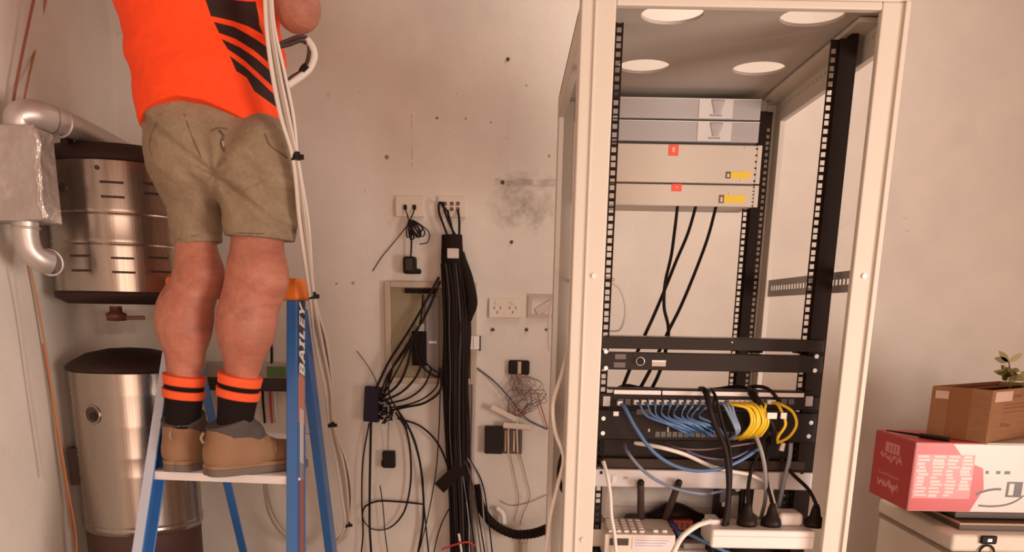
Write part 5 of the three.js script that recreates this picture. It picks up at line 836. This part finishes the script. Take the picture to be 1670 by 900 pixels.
{ // flexible black conduit sweeping to the rack
  const g = thing('flexible_conduit', 'fat black corrugated conduit curving along the wall foot', 'conduit', P(830, 870, 3.3)); const pts = [[778, 790, 3.29], [784, 825, 3.28], [802, 852, 3.27], [835, 870, 3.26], [868, 870, 3.22], [898, 860, 3.15]].map(toV);
  mkw('hose', tube(pts, 0.017, { n: 16 }), blkMatte, g); const c = new THREE.CatmullRomCurve3(pts, false, 'centripetal');
  for (let k = 0; k < 30; k++) { const t = (k + 0.5) / 30, p = c.getPoint(t), d = c.getTangent(t), r = new THREE.TorusGeometry(0.0172, 0.0022, 6, 18); r.applyQuaternion(new THREE.Quaternion().setFromUnitVectors(V(0, 0, 1), d)); mkw('corrugation', at(r, p.x, p.y, p.z), blkMatte, g); }
  const h = thing('white_tube', 'short bent white tube stub above the black conduit', 'tube', P(818, 850, 3.3)); mkw('tube', tube([[812, 830, 3.31], [820, 838, 3.3], [822, 855, 3.29]], 0.011), plasticWhite, h); mkw('tube_end', at(new THREE.SphereGeometry(0.0115, 14, 10), P(812, 830, 3.31).x, P(812, 830, 3.31).y, -3.31), plasticWhite, h);
  const k = thing('wall_conduit', 'short beige pipe going down under the black conduit', 'conduit', P(853, 905, 3.3)); mkw('tube', tube([[853, 872, 3.31], [854, 912, 3.31]], 0.016, { n: 16 }), M([0.45, 0.36, 0.29], 0.5), k); mkw('coupling', tube([[853, 876, 3.31], [853, 884, 3.31]], 0.02, { n: 16 }), M([0.42, 0.33, 0.27], 0.5), k);
}
// ------------------------------------------------------------------ the white cable trunk the worker feeds
{
  const g = thing('white_cables', 'long bunch of white cables tied with black straps beside the worker', 'cables', P(540, 690, 2.5));
  const base = [[436, -30, 2.22], [441, 40, 2.22], [452, 110, 2.23], [468, 190, 2.24], [482, 255, 2.26], [496, 360, 2.34], [509, 482, 2.5], [524, 560, 2.7], [538, 640, 2.85], [540, 692, 2.95], [556, 750, 3.05], [566, 810, 3.12], [566, 855, 3.15], [556, 880, 3.18], [535, 892, 3.2]];
  const spread = [5, 7, 10, 10, 4, 7, 3, 9, 6, 3, 9, 8, 3, 7, 5];
  for (let k = 0; k < 6; k++) { const f = (k / 5 - 0.5) * 2; mkw('cable', tube(base.map((b, i) => [b[0] + f * spread[i] + rr(-0.8, 0.8), b[1] + rr(-3, 3), b[2] + (k === 4 ? 0.02 : k % 2 ? 0.006 : -0.006)]), k % 3 === 2 ? 0.004 : 0.0056, { per: 6 }), [cableWhite, cableWhite, M([0.42, 0.33, 0.27], 0.5), cableWhite, M([0.2, 0.14, 0.11], 0.5), cableWhite][k], g); }
  for (const i of [4, 6, 9, 12]) { const p = toV(base[i]), t = cyl(0.012, 0.012, 0.018, 18); t.rotateZ(0.12); mkw('tie_strap', at(t, p.x, p.y, p.z), blk, g); const u = rb(0.014, 0.012, 0.006, 0.002); mkw('tie_tail', at(u, p.x + 0.014, p.y - 0.002, p.z + 0.004), blk, g); }
  const h = thing('cable_coil', 'short looped offcut of cable sticking out under the raised arm', 'cable', P(500, 100, 2.3));
  mkw('white_loop', tube([[500, 64, 2.3], [508, 74, 2.3], [513, 90, 2.3], [507, 108, 2.3], [499, 118, 2.29], [480, 132, 2.27], [468, 140, 2.25]], 0.0085, { n: 10 }), cableWhite, h);
  mkw('black_loop', tube([[455, 72, 2.24], [470, 66, 2.26], [488, 60, 2.28], [500, 62, 2.3], [504, 78, 2.3], [502, 96, 2.3], [494, 114, 2.29], [478, 125, 2.27], [466, 134, 2.25]], 0.0045, { n: 8 }), M([0.05, 0.022, 0.016], 0.5), h);
  mkw('black_loop', tube([[455, 76, 2.24], [472, 72, 2.26], [490, 66, 2.28], [500, 70, 2.3]], 0.005, { n: 8 }), M([0.05, 0.022, 0.016], 0.5), h);
  const t = P(496, 114, 2.29), q = cyl(0.013, 0.013, 0.014, 14); q.rotateZ(0.9); mkw('tie_strap', at(q, t.x, t.y, t.z), blk, h);
  const k = thing('loose_cable', 'pair of pale cables drooping beneath the ladder step', 'cable', P(432, 790, 3.2)); for (const o of [0, 5]) mkw('cord', tube([[430 + o, 770, 3.2], [432 + o, 805, 3.2], [440 + o * 1.5, 840, 3.22], [456 + o * 2, 866, 3.24], [478 + o * 2, 884, 3.26], [500, 896, 3.28]], 0.005), M([0.5, 0.4, 0.32], 0.5), k);
}
// ------------------------------------------------------------------ chest, boards and boxes on the right
{
  const X0 = 1.235, X1 = 2.0, ZF = -2.335, ZB = -2.83, Y = 0.875;
  const cream = M([0.74, 0.66, 0.55], 0.5, 0, { bumpMap: greyNoise(256, 171, 30), bumpScale: 0.0008 });
  const g = thing('storage_chest', 'cream lidded storage chest with a black latch under the boxes', 'chest', [(X0 + X1) / 2, 0, (ZF + ZB) / 2]);
  mkw('lid', bx(X0, X1, Y - 0.05, Y, ZB, ZF, 0.012), cream, g); mkw('lid_rim', bx(X0 + 0.004, X1 - 0.004, Y - 0.06, Y - 0.05, ZB + 0.004, ZF - 0.004, 0.002), M([0.3, 0.24, 0.19], 0.7), g);
  mkw('body', bx(X0 + 0.006, X1 - 0.006, 0, Y - 0.06, ZB + 0.006, ZF - 0.006, 0.01), cream, g);
  const p = P(1612, 880, 2.33); const la = mkw('latch', bx(p.x - 0.022, p.x + 0.022, p.y - 0.012, p.y + 0.012, ZF, ZF + 0.012, 0.005), blk, g);
  mkw('latch_slot', bx(p.x - 0.006, p.x + 0.006, p.y - 0.004, p.y + 0.004, ZF + 0.011, ZF + 0.0135), zinc, la);
  const ring = new THREE.TorusGeometry(0.02, 0.003, 8, 24, Math.PI); mkw('latch_ring', at(ring, p.x, p.y - 0.036, ZF + 0.006), blk, la);
  // stains down the side are part of the old paint
  for (const [px, d, label, w, z0, z1, y0, th, m, edge] of [
    [0, 0, 'dark framed board lying flat on the chest lid', 0.6, -2.39, -2.78, Y, 0.02, M([0.11, 0.065, 0.045], 0.5), M([0.5, 0.32, 0.2], 0.5)],
    [0, 0, 'upper dark board under the printed carton', 0.56, -2.46, -2.8, Y + 0.02, 0.022, M([0.16, 0.1, 0.07], 0.45), M([0.55, 0.38, 0.25], 0.5)]]) {
    const x0 = y0 > Y ? 1.3 : 1.28, b = thing('flat_board', label, 'board', [x0 + w / 2, y0, (z0 + z1) / 2]);
    mkw('panel', bx(x0 + 0.012, x0 + w - 0.012, y0, y0 + th - 0.003, z1 + 0.012, z0 - 0.012, 0.001), m, b);
    for (const [a, c, e, f] of [[x0, x0 + w, z0 - 0.012, z0], [x0, x0 + w, z1, z1 + 0.012], [x0, x0 + 0.012, z1 + 0.012, z0 - 0.012], [x0 + w - 0.012, x0 + w, z1 + 0.012, z0 - 0.012]]) { mkw('frame_edge', bx(a, c, y0, y0 + th - 0.005, e, f, 0.001), M([0.08, 0.05, 0.035], 0.5), b); mkw('gilt_edge', bx(a + 0.001, c - 0.001, y0 + th - 0.005, y0 + th, e + 0.001, f - 0.001, 0.001), edge, b); }
  }
}
// printed carton: red at one end, white with green further along
const cartonY = 0.875 + 0.042, CT = { x0: 1.15, x1: 1.86, zf: -2.44, zb: -2.71, y1: 1.113 };
{
  const scrawl = (c, x, y, w, h, n, lw) => { c.lineWidth = lw; c.beginPath(); for (let k = 0; k <= n; k++) { const px = x + w * k / n, py = y + h * (0.15 + 0.7 * hash(k, n, 9)); k ? c.quadraticCurveTo(px - w / n * 0.5, y + h * hash(k, n, 31), px, py) : c.moveTo(px, py); } c.stroke(); };
  const endTex = canvasTex(512, 384, (c) => { c.fillStyle = '#b5171c'; c.fillRect(0, 0, 512, 384); c.strokeStyle = '#e09a90'; c.fillStyle = '#e09a90';
    c.globalAlpha = 0.85; c.fillRect(150, 40, 190, 60); c.fillStyle = '#b5171c'; for (const x of [205, 245, 290]) c.fillRect(x, 52, 14, 40); scrawl(c, 90, 95, 300, 70, 13, 12); scrawl(c, 90, 220, 290, 26, 40, 4); scrawl(c, 90, 262, 290, 54, 24, 15); c.globalAlpha = 1; });
  const frontTex = canvasTex(1024, 256, (c) => {
    c.fillStyle = '#d9cdc6'; c.fillRect(0, 0, 1024, 256);
    c.fillStyle = '#c22026'; c.beginPath(); c.moveTo(0, 0); c.lineTo(150, 0); c.lineTo(205, 60); c.lineTo(285, 90); c.lineTo(300, 170); c.lineTo(255, 256); c.lineTo(0, 256); c.closePath(); c.fill();
    c.fillStyle = '#d9807f'; c.fillRect(8, 40, 238, 168); c.fillStyle = '#ecc4c0'; for (let k = 0; k < 46; k++) { const y = 44 + (k % 12) * 13.4, x = 12 + Math.floor(k / 12) * 60; c.fillRect(x + 10 * hash(k, 2, 3), y, 26 + 26 * hash(k, 5, 1), 7 + 4 * hash(k, 1, 8)); }
    c.strokeStyle = '#2c1a17'; c.lineWidth = 9; c.beginPath(); c.moveTo(270, 190); c.quadraticCurveTo(320, 165, 372, 168); c.stroke(); c.lineWidth = 7; c.beginPath(); c.moveTo(288, 232); c.quadraticCurveTo(420, 245, 468, 190); c.stroke(); c.beginPath(); c.moveTo(462, 140); c.quadraticCurveTo(540, 120, 640, 108); c.stroke();
    c.fillStyle = '#2c1a17'; c.fillRect(392, 140, 12, 56); c.fillRect(424, 140, 34, 56); c.strokeRect(396, 142, 58, 52); for (const [x, w] of [[296, 14], [340, 18], [374, 24]]) c.fillRect(x, 98, w, 12);
    for (const [x, w] of [[506, 12], [536, 16], [572, 10], [598, 16]]) c.fillRect(x, 52, w, 44); c.fillRect(500, 52, 26, 9); c.fillRect(572, 84, 40, 10);
    c.fillStyle = '#c8a49f'; c.fillRect(520, 150, 30, 36); c.fillStyle = '#8b8432'; c.beginPath(); c.moveTo(480, 256); c.quadraticCurveTo(560, 190, 1024, 200); c.lineTo(1024, 256); c.fill(); c.beginPath(); c.moveTo(560, 0); c.quadraticCurveTo(620, 50, 1024, 40); c.lineTo(1024, 0); c.fill();
  });
  const { x0, x1, zf, zb, y1 } = CT, g = thing('printed_carton', 'long printed carton with red end and white front', 'carton', [(x0 + x1) / 2, cartonY, (zf + zb) / 2]);
  const red = M([0.46, 0.03, 0.03], 0.5), white = M([0.66, 0.6, 0.55], 0.55);
  mkw('box', bx(x0, x1, cartonY, y1, zb, zf, 0.003), white, g);
  const q = new THREE.PlaneGeometry(zf - zb - 0.004, y1 - cartonY - 0.004), e = mkw('end_panel', (() => { const p = rb(zf - zb - 0.002, y1 - cartonY - 0.002, 0.002, 0.0008); return p; })().rotateY(-Math.PI / 2).translate(x0 - 0.0005, (cartonY + y1) / 2, (zf + zb) / 2), red, g);
  const ep = mkw('end_print', q.rotateY(-Math.PI / 2).translate(x0 - 0.0018, (cartonY + y1) / 2, (zf + zb) / 2), M(0xffffff, 0.45, 0, { map: endTex }), e);
  mkw('front_print', new THREE.PlaneGeometry(x1 - x0 - 0.004, y1 - cartonY - 0.004).translate((x0 + x1) / 2, (cartonY + y1) / 2, zf + 0.0012), M(0xffffff, 0.35, 0, { map: frontTex, clearcoat: 0.25, clearcoatRoughness: 0.35 }), g);
  for (const [a, b, m] of [[x0, x0 + 0.2, red], [x0 + 0.2, x1, white]]) mkw('top_flap', bx(a, b - 0.002, y1, y1 + 0.003, zb + 0.002, zf - 0.002, 0.001), m, g);
  const s0 = P(1446, 699, 2.62), s1 = P(1556, 722, 2.42); s0.y = y1 + 0.011; s1.y = y1 + 0.01; s1.z = -2.452;
  const t = thing('screwdriver', 'thin black screwdriver lying across the red carton end', 'screwdriver', V().addVectors(s0, s1).multiplyScalar(0.5)); mkw('handle', taper([s0.clone().lerp(s1, 0.55), s1], [0.007, 0.0065], { seg: 8, n: 12 }), blk, t); mkw('shaft', taper([s0, s0.clone().lerp(s1, 0.58)], [0.002, 0.0045], { seg: 6, n: 10 }), blk, t);
}
{ // cardboard box with open top, turned a little
  const kraft = M([0.36, 0.17, 0.075], 0.8, 0, { bumpMap: greyNoise(256, 181, 50), bumpScale: 0.0005, map: dataTex(256, 256, (i, j) => { const v = 255 * (0.9 + 0.16 * (fbm(i / 30, j / 4, 191) - 0.5)); return [v, v, v]; }) }), tape = M([0.25, 0.1, 0.035], 0.4), label = M([0.6, 0.42, 0.32], 0.6), ink = M([0.19, 0.09, 0.045], 0.8);
  const y0 = CT.y1 + 0.004, w = 0.42, d = 0.17, h = 0.146, g = thing('cardboard_box', 'brown cardboard box with taped side and paper labels', 'box', [1.452, y0, -2.626]); g.rotation.y = 0.66; g.position.y = y0;
  const part = (n, geo, m) => mk(n, geo, m, g), t = 0.005;
  part('side_panel', bx(-w / 2, -w / 2 + t, 0, h, -d / 2, d / 2, 0.001), kraft); part('side_panel', bx(w / 2 - t, w / 2, 0, h, -d / 2, d / 2, 0.001), kraft); part('side_panel', bx(-w / 2 + t, w / 2 - t, 0, h, d / 2 - t, d / 2, 0.001), kraft); part('side_panel', bx(-w / 2 + t, w / 2 - t, 0, h, -d / 2, -d / 2 + t, 0.001), kraft); part('base_panel', bx(-w / 2 + t, w / 2 - t, 0, t, -d / 2 + t, d / 2 - t), kraft);
  const fl = rb(0.12, 0.004, d - 0.01, 0.001); fl.rotateZ(-0.35); part('flap', at(fl, -w / 2 + 0.062, h - 0.022, 0), kraft); const f2 = rb(w - 0.02, 0.004, 0.1, 0.001); f2.rotateX(-0.5); part('flap', at(f2, 0, h - 0.026, -d / 2 + 0.05), kraft);
  part('packing_tape', bx(-w / 2 - 0.0008, -w / 2, 0.002, h - 0.002, -0.03, 0.03), tape); part('paper_label', bx(-w / 2 - 0.0009, -w / 2, h - 0.034, h - 0.012, -d / 2 + 0.012, -0.035), label); part('paper_label', bx(-w / 2 + 0.02, -w / 2 + 0.125, h - 0.034, h - 0.006, d / 2, d / 2 + 0.0009), label);
  for (const [x, y, ww, hh] of [[-w / 2 + 0.085, 0.1, 0.2, 0.003], [-w / 2 + 0.085, 0.09, 0.2, 0.004], [-w / 2 + 0.08, 0.078, 0.2, 0.002], [-w / 2 + 0.075, 0.04, 0.03, 0.01], [-w / 2 + 0.112, 0.038, 0.026, 0.008], [-w / 2 + 0.14, 0.12, 0.05, 0.008]]) part('printed_mark', bx(x, x + ww, y, y + hh, d / 2, d / 2 + 0.0007), ink);
}
{ // leafy sprig in the open box
  const c = P(1648, 606, 2.6), g = thing('artificial_plant', 'green leafy artificial sprig sticking out of the cardboard box', 'plant', [c.x, CT.y1 + 0.012, c.z]); const leaf = [M([0.13, 0.1, 0.02], 0.6), M([0.2, 0.16, 0.04], 0.6), M([0.3, 0.24, 0.09], 0.6)];
  mkw('stem', taper([V(c.x, CT.y1 + 0.012, c.z), V(c.x + 0.004, c.y - 0.02, c.z), V(c.x - 0.01, c.y + 0.03, c.z)], [0.003, 0.003, 0.002], { seg: 8, n: 8 }), leaf[0], g);
  const shape = new THREE.Shape(); shape.moveTo(0, 0); shape.quadraticCurveTo(0.018, 0.018, 0.046, 0); shape.quadraticCurveTo(0.018, -0.018, 0, 0); const lg = new THREE.ExtrudeGeometry(shape, { depth: 0.0012, bevelEnabled: false, curveSegments: 6 });
  for (let k = 0; k < 22; k++) { const q = lg.clone(), u = k / 22; q.rotateX(rr(-1, 1)); q.rotateZ(rr(-0.5, 0.9)); q.rotateY(rr(0, 6.28)); q.translate(c.x + rr(-0.02, 0.03), c.y - 0.02 + rr(-0.02, 0.025), c.z + rr(-0.03, 0.03)); mkw('leaf', q, leaf[k % 3], g); }
  for (const [a, m] of [[2.9, 0], [2.4, 1], [0.6, 2]]) { const q = lg.clone(); q.rotateZ(a); q.translate(c.x - 0.01, c.y + 0.028, c.z); mkw('leaf', q, leaf[m], g); }
}
renderer.render(scene, camera);
